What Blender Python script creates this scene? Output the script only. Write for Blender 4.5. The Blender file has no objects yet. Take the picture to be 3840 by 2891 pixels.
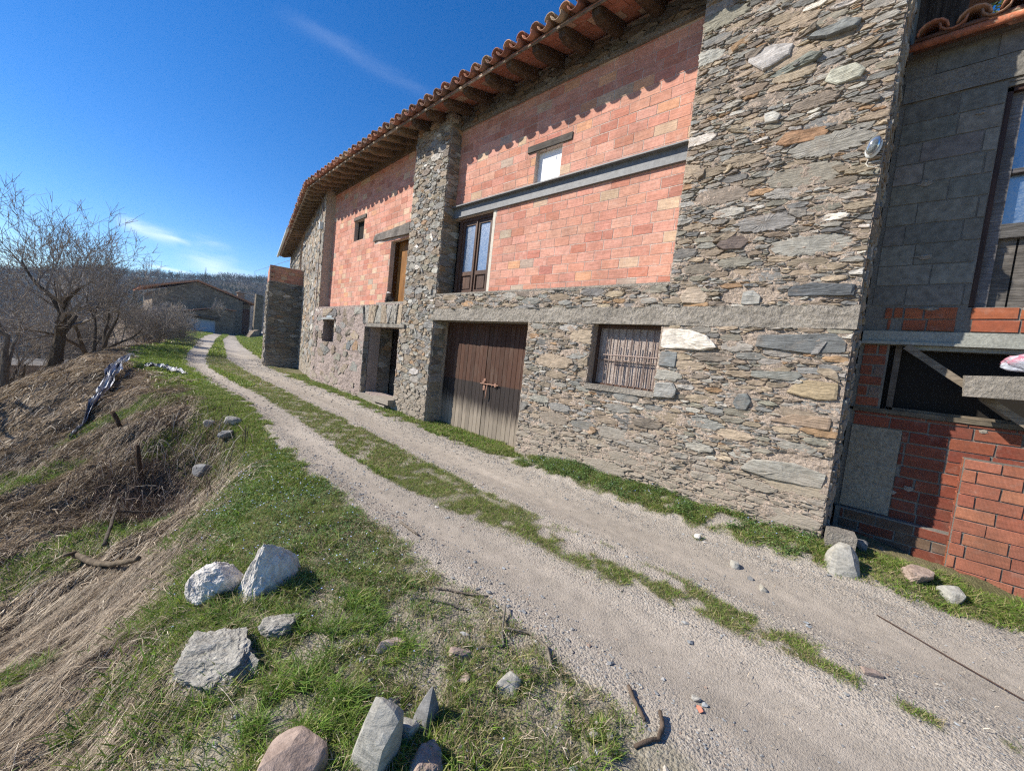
import bpy, math, random
import numpy as np
from mathutils import Vector, Matrix
rad = math.radians
sc = bpy.context.scene
# ------------------------------------------------------------------ camera
def cam_axes(p, r, y):
    p, r, y = rad(p), rad(r), rad(y)
    F = Vector((math.sin(y)*math.cos(p), math.cos(y)*math.cos(p), -math.sin(p)))
    R0 = Vector((math.cos(y), -math.sin(y), 0)); U0 = R0.cross(F)
    return F, math.cos(r)*R0 + math.sin(r)*U0, -math.sin(r)*R0 + math.cos(r)*U0
cd = bpy.data.cameras.new('camera'); cam = bpy.data.objects.new('camera', cd); sc.collection.objects.link(cam)
cd.sensor_width = 36; cd.lens = 36*1500/3840; cd.clip_start = 0.05; cd.clip_end = 4000
F, R, U = cam_axes(3.846, 6.19, 47.02)
cam.matrix_world = Matrix(((R.x, U.x, -F.x, 0), (R.y, U.y, -F.y, 0), (R.z, U.z, -F.z, 0), (0, 0, 0, 1)))
sc.camera = cam
# ------------------------------------------------------------------ sky and sun
SUN = Vector((-1.0, 1.0, 1.06)).normalized()
SUN_EL = math.asin(SUN.z); SUN_AZ = math.atan2(SUN.x, SUN.y)
w = bpy.data.worlds.new('World'); sc.world = w; w.use_nodes = True
nt = w.node_tree; nt.nodes.clear()
wo = nt.nodes.new('ShaderNodeOutputWorld'); bg = nt.nodes.new('ShaderNodeBackground')
sky = nt.nodes.new('ShaderNodeTexSky'); sky.sky_type = 'NISHITA'; sky.sun_disc = False
sky.sun_elevation = SUN_EL; sky.sun_rotation = SUN_AZ; sky.altitude = 1100; sky.air_density = 1.0; sky.dust_density = 0.1; sky.ozone_density = 3.0
bg.inputs['Strength'].default_value = 0.105
hs = nt.nodes.new('ShaderNodeHueSaturation'); hs.inputs['Saturation'].default_value = 1.36; hs.inputs['Hue'].default_value = .508
tc = nt.nodes.new('ShaderNodeTexCoord')
nt.links.new(sky.outputs[0], hs.inputs['Color'])
def wmath(op, a, b=None, c=None):
    n = nt.nodes.new('ShaderNodeMath'); n.operation = op
    for i, v in enumerate((a, b, c)):
        if v is None: continue
        if isinstance(v, (int, float)): n.inputs[i].default_value = v
        else: nt.links.new(v, n.inputs[i])
    return n.outputs[0]
def wdot(vec):
    n = nt.nodes.new('ShaderNodeVectorMath'); n.operation = 'DOT_PRODUCT'
    nt.links.new(tc.outputs['Generated'], n.inputs[0]); n.inputs[1].default_value = vec
    return n.outputs['Value']
wn = nt.nodes.new('ShaderNodeTexNoise'); wn.inputs['Scale'].default_value = 9; wn.inputs['Detail'].default_value = 7; wn.inputs['Roughness'].default_value = .6
wm = nt.nodes.new('ShaderNodeMapping'); wm.inputs['Scale'].default_value = (1, 1, 5)
nt.links.new(tc.outputs['Generated'], wm.inputs[0]); nt.links.new(wm.outputs[0], wn.inputs['Vector'])
cur = hs.outputs[0]
def streak(d0, d1, width, soft, amt, cur):
    # a thin streak, mostly high cloud, along the great circle from direction d0 to d1
    a = Vector(d0).normalized(); b = Vector(d1).normalized()
    n = a.cross(b).normalized(); m = (a+b).normalized(); t = n.cross(m); half = math.tan(a.angle(b)/2)
    dn = wmath('ADD', wdot(n), wmath('MULTIPLY', wmath('SUBTRACT', wn.outputs[0], .5), soft))
    g = wmath('POWER', 2.718, wmath('MULTIPLY', wmath('MULTIPLY', dn, dn), -1/(width*width)))
    al = wmath('DIVIDE', wdot(t), wmath('MAXIMUM', wdot(m), .05))
    e = wmath('SUBTRACT', 1, wmath('POWER', wmath('MINIMUM', wmath('ABSOLUTE', wmath('DIVIDE', al, half)), 1), 2))
    fr = wmath('GREATER_THAN', wdot(m), 0.2)
    nn = wmath('MULTIPLY_ADD', wn.outputs[0], 1.6, -.1)
    k = wmath('MULTIPLY', wmath('MULTIPLY', wmath('MULTIPLY', g, e), wmath('MULTIPLY', nn, amt)), fr)
    mx = nt.nodes.new('ShaderNodeMix'); mx.data_type = 'RGBA'; mx.clamp_factor = True
    nt.links.new(k, mx.inputs[0]); nt.links.new(cur, mx.inputs[6]); mx.inputs[7].default_value = (7.5, 8.2, 9.0, 1)
    return mx.outputs[2]
def pdir(px, py):
    return F + R*((px-1920)/1500) - U*((py-1445.5)/1500)
for (a, b, wd, so, am) in (((420, 820), (680, 910), .010, .02, .75), ((560, 860), (720, 920), .004, .01, .5),
                       ((700, 960), (1010, 1110), .018, .05, .55), ((760, 1000), (960, 1080), .006, .02, .4),
                       ((535, 990), (730, 1030), .0028, .004, .75), ((640, 950), (900, 990), .02, .08, .25), ((1000, 20), (1640, 380), (.012), .03, .07)):  # last streak: a lens flare painted into the sky as a faint contrail
    cur = streak(pdir(*a), pdir(*b), wd, so, am, cur)
nt.links.new(cur, bg.inputs[0]); nt.links.new(bg.outputs[0], wo.inputs[0])
sd = bpy.data.lights.new('sun', 'SUN'); so_ = bpy.data.objects.new('sun', sd); sc.collection.objects.link(so_)
sd.energy = 5.0; sd.angle = rad(0.53); sd.color = (1.0, .93, .82)
so_.rotation_euler = SUN.to_track_quat('Z', 'Y').to_euler(); so_.location = (-20, 20, 30)
sc.view_settings.view_transform = 'Standard'; sc.view_settings.look = 'None'; sc.view_settings.gamma = 1
sc.view_settings.exposure = 0.68
sc.cycles.max_bounces = 6; sc.cycles.diffuse_bounces = 3; sc.cycles.transparent_max_bounces = 8
sc.cycles.use_denoising = False; sc.cycles.pixel_filter_type = 'BLACKMAN_HARRIS'; sc.cycles.filter_width = 1.25

# ------------------------------------------------------------------ helpers
RN = np.random.default_rng(7)
def ss(t): t = np.clip(t, 0, 1); return t*t*(3-2*t)
def _h(ix, iy, s):
    n = (ix.astype(np.int64)*374761393 + iy.astype(np.int64)*668265263 + s*982451653) & 0x7fffffff
    n = ((n ^ (n >> 13))*1274126177) & 0x7fffffff
    n = n ^ (n >> 16)
    return (n & 0xffff)/65535.0
def vn(x, y, s=0):
    x = np.asarray(x, float); y = np.asarray(y, float)
    ix = np.floor(x); iy = np.floor(y); fx = x-ix; fy = y-iy
    fx = fx*fx*(3-2*fx); fy = fy*fy*(3-2*fy)
    a = _h(ix, iy, s); b = _h(ix+1, iy, s); c = _h(ix, iy+1, s); d = _h(ix+1, iy+1, s)
    return (a*(1-fx)+b*fx)*(1-fy)+(c*(1-fx)+d*fx)*fy
def fbm(x, y, s=0, o=4):
    t = 0; a = .5; f = 1; n = 0
    for k in range(o):
        t = t+a*vn(x*f, y*f, s+k*17); n += a; a *= .5; f *= 2.03
    return t/n
def tri_mesh(name, V, T, mats, col=None, mi=None, smooth=False):
    V = np.asarray(V, np.float32); T = np.asarray(T, np.int32)
    me = bpy.data.meshes.new(name)
    me.vertices.add(len(V)); me.vertices.foreach_set('co', V.ravel())
    me.loops.add(T.size); me.loops.foreach_set('vertex_index', T.ravel())
    me.polygons.add(len(T)); me.polygons.foreach_set('loop_start', np.arange(0, T.size, 3, dtype=np.int32))
    if mi is not None: me.polygons.foreach_set('material_index', np.asarray(mi, np.int32))
    me.polygons.foreach_set('use_smooth', np.full(len(T), bool(smooth)))
    if col is not None:
        ca = me.color_attributes.new('col', 'FLOAT_COLOR', 'POINT')
        c = np.ones((len(V), 4), np.float32); c[:, :3] = col; ca.data.foreach_set('color', c.ravel())
    me.update(calc_edges=True)
    for m in (mats if isinstance(mats, (list, tuple)) else [mats] if mats else []): me.materials.append(m)
    return me
def link(name, me, parent=None):
    o = bpy.data.objects.new(name, me); sc.collection.objects.link(o)
    if parent is not None:
        o.parent = parent; loc = Vector((0, 0, 0)); q = parent
        while q: loc += q.location; q = q.parent
        o.location = -loc
    return o
def tag(o, label=None, cat=None, group=None, kind=None):
    if label: o['label'] = label
    if cat: o['category'] = cat
    if group: o['group'] = group
    if kind: o['kind'] = kind
    return o
def empty(name, loc, label, cat, group=None):
    o = bpy.data.objects.new(name, None); sc.collection.objects.link(o); o.location = loc; o.empty_display_size = .2
    return tag(o, label, cat, group)
class MB:
    """collects triangles of boxes, tubes and strips in world coordinates; out() links them as one mesh"""
    def __init__(s): s.V = []; s.T = []; s.C = []; s.M = []; s.n = 0
    def add(s, V, T, col=(1, 1, 1), mi=0):
        V = np.asarray(V, float); T = np.asarray(T, int)
        s.V.append(V); s.T.append(T+s.n); s.n += len(V)
        c = np.asarray(col, float); s.C.append(np.tile(c, (len(V), 1)) if c.ndim == 1 else c); s.M.append(np.full(len(T), mi))
    def hexa(s, P, col=(1, 1, 1), mi=0):   # 8 points: bottom ring 0-3, top ring 4-7
        q = [(0, 3, 2, 1), (4, 5, 6, 7), (0, 1, 5, 4), (1, 2, 6, 5), (2, 3, 7, 6), (3, 0, 4, 7)]
        T = []
        for a, b, c, d in q: T += [(a, b, c), (a, c, d)]
        s.add(P, T, col, mi)
    def box(s, x0, x1, y0, y1, z0, z1, col=(1, 1, 1), mi=0):
        s.hexa([(x0, y0, z0), (x1, y0, z0), (x1, y1, z0), (x0, y1, z0), (x0, y0, z1), (x1, y0, z1), (x1, y1, z1), (x0, y1, z1)], col, mi)
    def fbox(s, f, u0, u1, v0, v1, n0, n1, col=(1, 1, 1), mi=0, jit=0, rng=None):   # box in a wall frame; n grows outwards
        P = [(u0, v0, n0), (u1, v0, n0), (u1, v0, n1), (u0, v0, n1), (u0, v1, n0), (u1, v1, n0), (u1, v1, n1), (u0, v1, n1)]
        P = np.array(P, float)
        if jit: P += (rng or RN).uniform(-jit, jit, P.shape)
        s.hexa(f.w(P), col, mi)
    def tube(s, pts, rs, k=8, col=(1, 1, 1), mi=0, cap=True, up=(0, 0, 1)):
        pts = [Vector(p) for p in pts]; n = len(pts)
        if isinstance(rs, (int, float)): rs = [rs]*n
        V = []; T = []
        prev = None
        for i, p in enumerate(pts):
            d = (pts[min(i+1, n-1)]-pts[max(i-1, 0)]).normalized()
            a = d.cross(Vector(up))
            if a.length < 1e-3: a = d.cross(Vector((1, 0, 0)))
            a.normalize()
            if prev is not None and a.dot(prev) < 0: a = -a
            prev = a; b = d.cross(a)
            for j in range(k):
                t = 2*math.pi*j/k; V.append(p+(a*math.cos(t)+b*math.sin(t))*rs[i])
        for i in range(n-1):
            for j in range(k):
                q0 = i*k+j; q1 = i*k+(j+1) % k; T += [(q0, q1, q1+k), (q0, q1+k, q0+k)]
        if cap:
            V += [pts[0], pts[-1]]
            for j in range(k):
                T += [(n*k, (j+1) % k, j), (n*k+1, (n-1)*k+j, (n-1)*k+(j+1) % k)]
        s.add(np.array([tuple(v) for v in V]), T, col, mi)
    def beam(s, p0, p1, wd, ht, col=(1, 1, 1), mi=0, seg=1, jit=0, up=(0, 0, 1), taper=1):
        p0 = Vector(p0); p1 = Vector(p1); d = (p1-p0).normalized(); a = d.cross(Vector(up)).normalized(); b = a.cross(d)
        V = []; T = []
        for i in range(seg+1):
            c = p0.lerp(p1, i/seg); k = 1+(taper-1)*i/seg
            for (sa, sb) in ((-1, -1), (1, -1), (1, 1), (-1, 1)):
                V.append(c+a*(sa*wd/2*k+random.uniform(-jit, jit))+b*(sb*ht/2*k+random.uniform(-jit, jit)))
        for i in range(seg):
            for j in range(4):
                q0 = i*4+j; q1 = i*4+(j+1) % 4; T += [(q0, q1, q1+4), (q0, q1+4, q0+4)]
        T += [(0, 2, 1), (0, 3, 2)]; m = seg*4; T += [(m, m+1, m+2), (m, m+2, m+3)]
        s.add(np.array([tuple(v) for v in V]), T, col, mi)
    def mesh(s, name, mats, smooth=False):
        return tri_mesh(name, np.concatenate(s.V), np.concatenate(s.T), mats, np.concatenate(s.C), np.concatenate(s.M), smooth)
    def out(s, name, mats, parent=None, smooth=False):
        return link(name, s.mesh(name, mats, smooth), parent)
class Frame:
    """a vertical wall plane: u along it, v up, n towards the road"""
    def __init__(s, x, y, ang, off=0, nrm=None):
        a = rad(ang); s.U = np.array([math.sin(a), math.cos(a), 0.]); s.N = np.array([-math.cos(a), math.sin(a), 0.])
        s.O = np.array([x, y, 0.])-s.N*off; s.Z = np.array([0, 0, 1.])
    def w(s, P):
        P = np.asarray(P, float); return s.O+P[..., :1]*s.U+P[..., 1:2]*s.Z+P[..., 2:3]*s.N
W1 = Frame(5.0, 0, 0); W1B = Frame(5.0, 0, 0, .27)
W2 = Frame(5.0, 8.35, 2.6); W2B = Frame(5.0, 8.35, 2.6, .27)
W3 = Frame(5.257, 14.0, 13.5); AN = Frame(5.8, 0, 0); ANR = Frame(5.66, 0, 0)

# ------------------------------------------------------------------ node materials
class NT:
    def __init__(s, name, rough=.85, spec=.3):
        s.m = bpy.data.materials.new(name); s.m.use_nodes = True; s.t = s.m.node_tree
        s.b = s.t.nodes['Principled BSDF']; s.b.inputs['Roughness'].default_value = rough
        s.b.inputs['Specular IOR Level'].default_value = spec
        s.geo = s.t.nodes.new('ShaderNodeTexCoord')
    def new(s, k): return s.t.nodes.new(k)
    def ln(s, a, b): s.t.links.new(a, b)
    def attr(s):
        a = s.new('ShaderNodeAttribute'); a.attribute_name = 'col'; return a.outputs['Color']
    def pos(s):
        g = s.new('ShaderNodeNewGeometry'); return g.outputs['Position']
    def map(s, scale, vec=None, rot=(0, 0, 0)):
        n = s.new('ShaderNodeMapping'); n.inputs['Scale'].default_value = scale if isinstance(scale, tuple) else (scale,)*3
        n.inputs['Rotation'].default_value = rot
        s.ln(vec if vec is not None else s.pos(), n.inputs[0]); return n.outputs[0]
    def noise(s, scale, vec=None, det=6, ro=.6, dist=0, sc_=1):
        n = s.new('ShaderNodeTexNoise'); n.inputs['Scale'].default_value = sc_; n.inputs['Detail'].default_value = det
        n.inputs['Roughness'].default_value = ro; n.inputs['Distortion'].default_value = dist
        s.ln(s.map(scale, vec), n.inputs['Vector']); return n.outputs[0]
    def voro(s, scale, feat='F1', vec=None):
        n = s.new('ShaderNodeTexVoronoi'); n.feature = feat; n.inputs['Scale'].default_value = 1
        s.ln(s.map(scale, vec), n.inputs['Vector']); return n
    def math(s, op, a, b=None, c=None, cl=False):
        n = s.new('ShaderNodeMath'); n.operation = op; n.use_clamp = cl
        for i, v in enumerate((a, b, c)):
            if v is None: continue
            if isinstance(v, (int, float)): n.inputs[i].default_value = v
            else: s.ln(v, n.inputs[i])
        return n.outputs[0]
    def ramp(s, f, stops):
        n = s.new('ShaderNodeValToRGB'); e = n.color_ramp.elements
        while len(e) < len(stops): e.new(.5)
        for i, (p, c) in enumerate(stops):
            e[i].position = p; e[i].color = (c, c, c, 1) if isinstance(c, (int, float)) else (*c, 1)
        s.ln(f, n.inputs[0]); return n.outputs[0]
    def mix(s, f, a, b, mode='MIX'):
        n = s.new('ShaderNodeMix'); n.data_type = 'RGBA'; n.blend_type = mode; n.clamp_factor = True
        for v, i in ((f, 0), (a, 6), (b, 7)):
            if isinstance(v, (int, float)): n.inputs[i].default_value = v
            elif isinstance(v, tuple): n.inputs[i].default_value = (*v, 1)
            else: s.ln(v, n.inputs[i])
        return n.outputs[2]
    def col(s, c):
        if isinstance(c, tuple): s.b.inputs['Base Color'].default_value = (*c, 1)
        else: s.ln(c, s.b.inputs['Base Color'])
    def bump(s, h, dist=.01, st=1.0):
        n = s.new('ShaderNodeBump'); n.inputs['Distance'].default_value = dist; n.inputs['Strength'].default_value = st
        s.ln(h, n.inputs['Height']); s.ln(n.outputs[0], s.b.inputs['Normal']); return s
    def sep(s, v):
        n = s.new('ShaderNodeSeparateXYZ'); s.ln(v, n.inputs[0]); return n.outputs

def m_stone(name='slate_stone', strata=(7, 7, 75)):
    n = NT(name, .8, .35)
    a = n.noise(strata, det=7, ro=.65, dist=.3); b = n.noise(14., det=5); c = n.noise((3, 3, 9), det=3)
    v = n.ramp(a, [(.25, .55), (.5, 1.), (.75, 1.45)]); v2 = n.ramp(b, [(.3, .75), (.7, 1.25)])
    k = n.mix(1, n.attr(), v, 'MULTIPLY'); k = n.mix(1, k, v2, 'MULTIPLY')
    k = n.mix(n.ramp(c, [(.55, 0.), (.75, .35)]), k, (.34, .25, .17))
    z = n.sep(n.pos())[2]
    dirt = n.math('MULTIPLY', n.ramp(n.math('ADD', n.math('MULTIPLY', z, -.9), n.math('MULTIPLY', n.noise(4.), .5)), [(.95, 0.), (1., 0.)]), 1)
    d2 = n.math('MULTIPLY_ADD', z, -2.0, -1.35); d2 = n.math('ADD', d2, n.math('MULTIPLY_ADD', n.noise(2.5), 1.4, -.7), cl=True)
    k = n.mix(n.math('MULTIPLY', d2, .85), k, (.31, .265, .21))
    n.col(k)
    h = n.math('ADD', n.math('MULTIPLY', a, .8), n.math('MULTIPLY', b, .35))
    n.bump(h, .022, 1.0); return n.m
def m_mortar(name='lime_mortar', c=(.54, .44, .355)):
    n = NT(name, .95, .1); a = n.noise(22., det=8, ro=.75); b = n.noise(3., det=3); g = n.noise((30, 30, 60), det=4)
    z = n.sep(n.pos())[2]
    k = n.mix(n.ramp(b, [(.35, 0.), (.7, 1.)]), c, tuple(x*.78 for x in c)); k = n.mix(1, k, n.ramp(a, [(.3, .55), (.6, 1.15)]), 'MULTIPLY')
    n.col(k); n.bump(n.math('ADD', n.math('MULTIPLY', a, 1.), n.math('MULTIPLY', g, .6)), .05, 1.); return n.m
def m_brick(name='terracotta_brick', ribs=None):
    n = NT(name, .85, .2); a = n.noise((40, 4, 45), det=5); b = n.noise(25., det=6); st = n.noise((5, 1.5, 60), det=5, ro=.6)
    k = n.mix(1, n.attr(), n.ramp(a, [(.3, .82), (.7, 1.14)]), 'MULTIPLY'); k = n.mix(1, k, n.ramp(b, [(.3, .85), (.65, 1.1)]), 'MULTIPLY')
    k = n.mix(n.ramp(n.noise((9, 9, 9), det=6), [(.55, 0.), (.8, .4)]), k, (.55, .45, .38)); k = n.mix(n.ramp(n.noise((2.2, 2.2, 1.3), det=7, ro=.7), [(.46, 0.), (.72, .55)]), k, (.24, .12, .085))
    n.col(k)
    h = n.math('ADD', n.math('MULTIPLY', b, .5), n.math('MULTIPLY', st, .8))
    if ribs:
        wv = n.new('ShaderNodeTexWave'); wv.bands_direction = 'Z'; wv.inputs['Scale'].default_value = ribs; n.ln(n.pos(), wv.inputs['Vector'])
        h = n.math('ADD', h, n.math('MULTIPLY', wv.outputs['Fac'], 1.3))
    n.bump(h, .008, 1.); return n.m
def m_concrete(name, c, sc_=1., dist=.02, spots=.3):
    n = NT(name, .92, .15); a = n.noise(45.*sc_, det=8, ro=.7); b = n.noise(2.2, det=4); g = n.noise((5, 5, 14.), det=4)
    k = n.mix(n.ramp(b, [(.35, 0.), (.7, 1.)]), c, tuple(x*.68 for x in c)); k = n.mix(1, k, n.ramp(a, [(.28, .6), (.65, 1.2)]), 'MULTIPLY')
    k = n.mix(n.ramp(g, [(.55, 0.), (.8, spots)]), k, tuple(x*.45 for x in c))
    n.col(k); n.bump(n.math('ADD', a, n.math('MULTIPLY', b, .5)), dist, 1.); return n.m
def m_wood(name, c1, c2, grain=(60, 60, 3), rough=.8, zmix=None, dist=.006):
    n = NT(name, rough, .25); a = n.noise(grain, det=6, ro=.65, dist=.4); b = n.noise((5, 5, 2), det=4)
    k = n.mix(n.ramp(a, [(.3, 0.), (.7, 1.)]), c1, c2); k = n.mix(1, k, n.ramp(b, [(.3, .6), (.7, 1.25)]), 'MULTIPLY')
    k = n.mix(1, k, n.attr(), 'MULTIPLY')
    if zmix: k = zmix(n, k, a)
    n.col(k); n.bump(a, dist, 1.); return n.m
def m_plain(name, c, rough=.6, spec=.4, metal=0., nz=.15, dist=.002):
    n = NT(name, rough, spec); n.b.inputs['Metallic'].default_value = metal
    a = n.noise(18., det=5); k = n.mix(1, c, n.ramp(a, [(.3, 1-nz), (.7, 1+nz)]), 'MULTIPLY'); n.col(k); n.bump(a, dist, .6); return n.m
def m_attr(name, rough=.8, spec=.2, trans=0., nz=.2, scale=30., dist=0.):
    n = NT(name, rough, spec); a = n.noise(scale, det=4)
    k = n.mix(1, n.attr(), n.ramp(a, [(.3, 1-nz), (.7, 1+nz)]), 'MULTIPLY'); n.col(k)
    if dist: n.bump(a, dist, 1.)
    if trans:
        tr = n.new('ShaderNodeBsdfTranslucent'); n.ln(k, tr.inputs[0]); mx = n.new('ShaderNodeMixShader'); mx.inputs[0].default_value = trans
        o = n.t.nodes['Material Output']; n.ln(n.b.outputs[0], mx.inputs[1]); n.ln(tr.outputs[0], mx.inputs[2]); n.ln(mx.outputs[0], o.inputs[0])
    return n.m
def m_rock(name, c1, c2, scale=6., strata=(8, 8, 8), dist=.03, crack=.5):
    n = NT(name, .85, .3); a = n.noise(strata, det=9, ro=.68, dist=.6); b = n.noise(scale*4, det=6, ro=.7)
    k = n.mix(n.ramp(a, [(.35, 0.), (.65, 1.)]), c1, c2); k = n.mix(1, k, n.ramp(b, [(.3, .7), (.7, 1.2)]), 'MULTIPLY')
    k = n.mix(n.ramp(n.noise(scale*.7, det=5), [(.55, 0.), (.72, .5)]), k, (.16, .13, .08))
    n.col(k); n.bump(n.math('ADD', a, n.math('MULTIPLY', b, .4)), dist, 1.); return n.m

M_STONE = m_stone(); M_MORT = m_mortar(); M_MORTG = m_mortar('grey_mortar', (.30, .275, .24))
M_BRICK = m_brick(); M_RIB = m_brick('ribbed_brick', 38.)
M_BMORT = m_concrete('brick_joint_mortar', (.60, .49, .42), dist=.01, spots=.1)
M_CONC = m_concrete('rough_concrete', (.37, .335, .285), .55, .05)
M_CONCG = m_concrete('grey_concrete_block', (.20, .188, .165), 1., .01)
M_PLAST = m_concrete('pink_plaster', (.43, .35, .31), .5, .05, .4)
M_BEAM = m_plain('grey_painted_steel', (.15, .155, .16), .55, .4, 0., .25, .004)
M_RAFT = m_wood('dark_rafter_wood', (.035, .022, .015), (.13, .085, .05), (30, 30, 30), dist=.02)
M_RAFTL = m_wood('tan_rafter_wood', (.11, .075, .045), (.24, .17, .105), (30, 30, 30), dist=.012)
M_GREYW = m_wood('weathered_grey_wood', (.10, .09, .08), (.30, .275, .245), (10, 6, 60), dist=.012)
M_BROWNW = m_wood('dark_brown_painted_wood', (.05, .026, .018), (.12, .065, .042), (50, 50, 3), .5)
M_ORNG = m_wood('orange_brown_board', (.20, .085, .02), (.32, .15, .04), (40, 40, 3), .5)
M_WHITE = m_plain('white_painted_board', (.78, .79, .80), .6, .3, 0, .05)
M_FRAMEW = m_plain('cream_frame_paint', (.52, .48, .40), .7, .3, 0, .15)
M_IRON = m_plain('rusty_iron', (.20, .15, .13), .6, .4, .3, .3)
M_RUST = m_plain('rusted_latch', (.30, .17, .12), .7, .3, .2, .3)
M_PLASTIC = m_plain('white_plastic', (.62, .64, .63), .45, .4, 0, .08)
def _glass():
    n = NT('dusty_window_glass', .12, .8); a = n.noise(60., det=5); k = n.mix(n.ramp(a, [(.4, 0.), (.8, .5)]), (.045, .08, .14), (.20, .26, .34)); n.col(k)
    n.ln(n.ramp(a, [(.3, .2), (.7, .4)]), n.b.inputs['Roughness']); n.b.inputs['IOR'].default_value = 2.3; return n.m
M_GLASS = _glass()
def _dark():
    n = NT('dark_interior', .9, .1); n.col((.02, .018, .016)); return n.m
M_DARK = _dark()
def _gdoor(n, k, a):
    # paint band, tar band and bare grey foot of the boards: real paint and wear at fixed heights
    p = n.sep(n.pos()); z = n.math('ADD', p[2], n.math('MULTIPLY_ADD', n.noise((2, 30, 2), det=3), .5, -.25))
    brown = n.mix(n.ramp(n.noise((6, 9, 2.5), det=6), [(.5, 0.), (.75, .5)]), n.mix(a, (.035, .017, .012), (.095, .047, .030)), (.13, .10, .08)); blk = n.mix(a, (.010, .009, .010), (.045, .034, .03)); gr = n.mix(a, (.12, .105, .085), (.36, .31, .25))
    f1 = n.ramp(n.math("MULTIPLY_ADD", p[2], 4., 2.7), [(.45, 0.), (.55, 1.)])
    f2 = n.ramp(n.math("MULTIPLY_ADD", n.math("MULTIPLY_ADD", p[1], -.08, z), 2.6, 4.62), [(.2, 0.), (.95, 1.)])
    c = n.mix(f2, gr, blk); c = n.mix(f1, c, brown)
    c = n.mix(1, c, n.attr(), 'MULTIPLY'); return c
M_GDOOR = m_wood('garage_door_boards', (.1, .05, .03), (.3, .2, .1), (30, 60, 2.2), .75, _gdoor)
def _tile():
    n = NT('barrel_roof_tile', .9, .15); a = n.noise(14., det=7, ro=.7); k = n.mix(1, n.attr(), n.ramp(a, [(.3, .55), (.7, 1.25)]), 'MULTIPLY')
    k = n.mix(n.ramp(n.noise(5., det=8, ro=.8), [(.52, 0.), (.62, .85)]), k, (.13, .11, .085)); k = n.mix(n.ramp(n.noise(9., det=6, ro=.75), [(.6, 0.), (.68, .8)]), k, (.42, .40, .30))
    n.col(k); n.bump(a, .01, 1.); return n.m
M_TILE = _tile()
M_ATTR = m_attr('painted_attr'); M_LEAF = m_attr('grass_blade', .6, .25, .35, .25, 8.); M_STRAW = m_attr('dry_straw', .75, .2, .15, .25, 20.)
M_PEB = m_attr('pebble', .85, .3, 0, .25, 60.)
def m_bark(name, c1, c2):
    n = NT(name, .9, .15); a = n.noise((14, 14, 5), det=6, ro=.7); k = n.mix(n.ramp(a, [(.3, 0.), (.7, 1.)]), c1, c2); k = n.mix(1, k, n.attr(), 'MULTIPLY'); n.col(k); n.bump(a, .02, 1.); return n.m
M_BARK = m_bark('tree_bark', (.05, .04, .032), (.18, .15, .115)); M_TWIG = m_bark('twig_bark', (.085, .078, .07), (.20, .18, .155))
# ------------------------------------------------------------------ terrain
def pl(pts):
    a = np.array(pts, float); return lambda y: np.interp(y, a[:, 0], a[:, 1])
road_l = pl([(-40, 1.3), (-3, 1.75), (.3, 1.85), (1.4, 1.93), (3.2, 1.92), (5, 1.98), (6.8, 2.08), (9.4, 2.33), (12.5, 2.35), (16.2, 2.42), (18.9, 2.55), (22, 2.95), (26.4, 3.65), (34, 5.0), (42.7, 6.5), (55, 9.0), (64, 11.2), (80, 14)])
med_l = pl([(-40, 2.4), (-2, 2.95), (.24, 2.92), (1.3, 2.74), (2.5, 2.71), (3.1, 2.53), (4, 2.49), (5.5, 2.53), (7.6, 2.68), (9.4, 2.75), (13, 2.77), (17.3, 2.95), (22, 3.6), (30.2, 5.2), (46.2, 8.3), (64, 12.2), (80, 15)])
med_r = pl([(-40, 2.7), (-2, 3.1), (.2, 3.3), (1.1, 3.32), (2.5, 3.29), (4, 3.36), (5.6, 3.48), (7.4, 3.55), (10, 3.53), (16.2, 3.94), (22.9, 4.6), (34.6, 6.75), (47, 9.0), (64, 12.9), (80, 15.6)])
road_r = pl([(-40, 4.4), (-.9, 4.5), (0, 4.3), (2.3, 4.28), (3.5, 4.35), (4.5, 4.36), (6.5, 4.36), (9.4, 4.42), (12, 4.5), (17.7, 4.9), (22, 5.75), (30.7, 7.27), (40, 8.8), (57, 12.1), (80, 17)])
bank = pl([(-40, .2), (-3, .2), (0, .25), (1.5, .3), (2.9, .5), (4, .9), (5.3, 1.35), (6.3, 1.5), (7.5, 1.6), (9, 1.55), (12, 1.2), (15, .7), (19, .35), (22, .35), (26, .9), (32, 2.5), (45, 4.6), (70, 8.5), (90, 9)])
def zr(y): return -1.6+.12*ss((y-5)/6)+.58*ss((y-20)/60)
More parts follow.
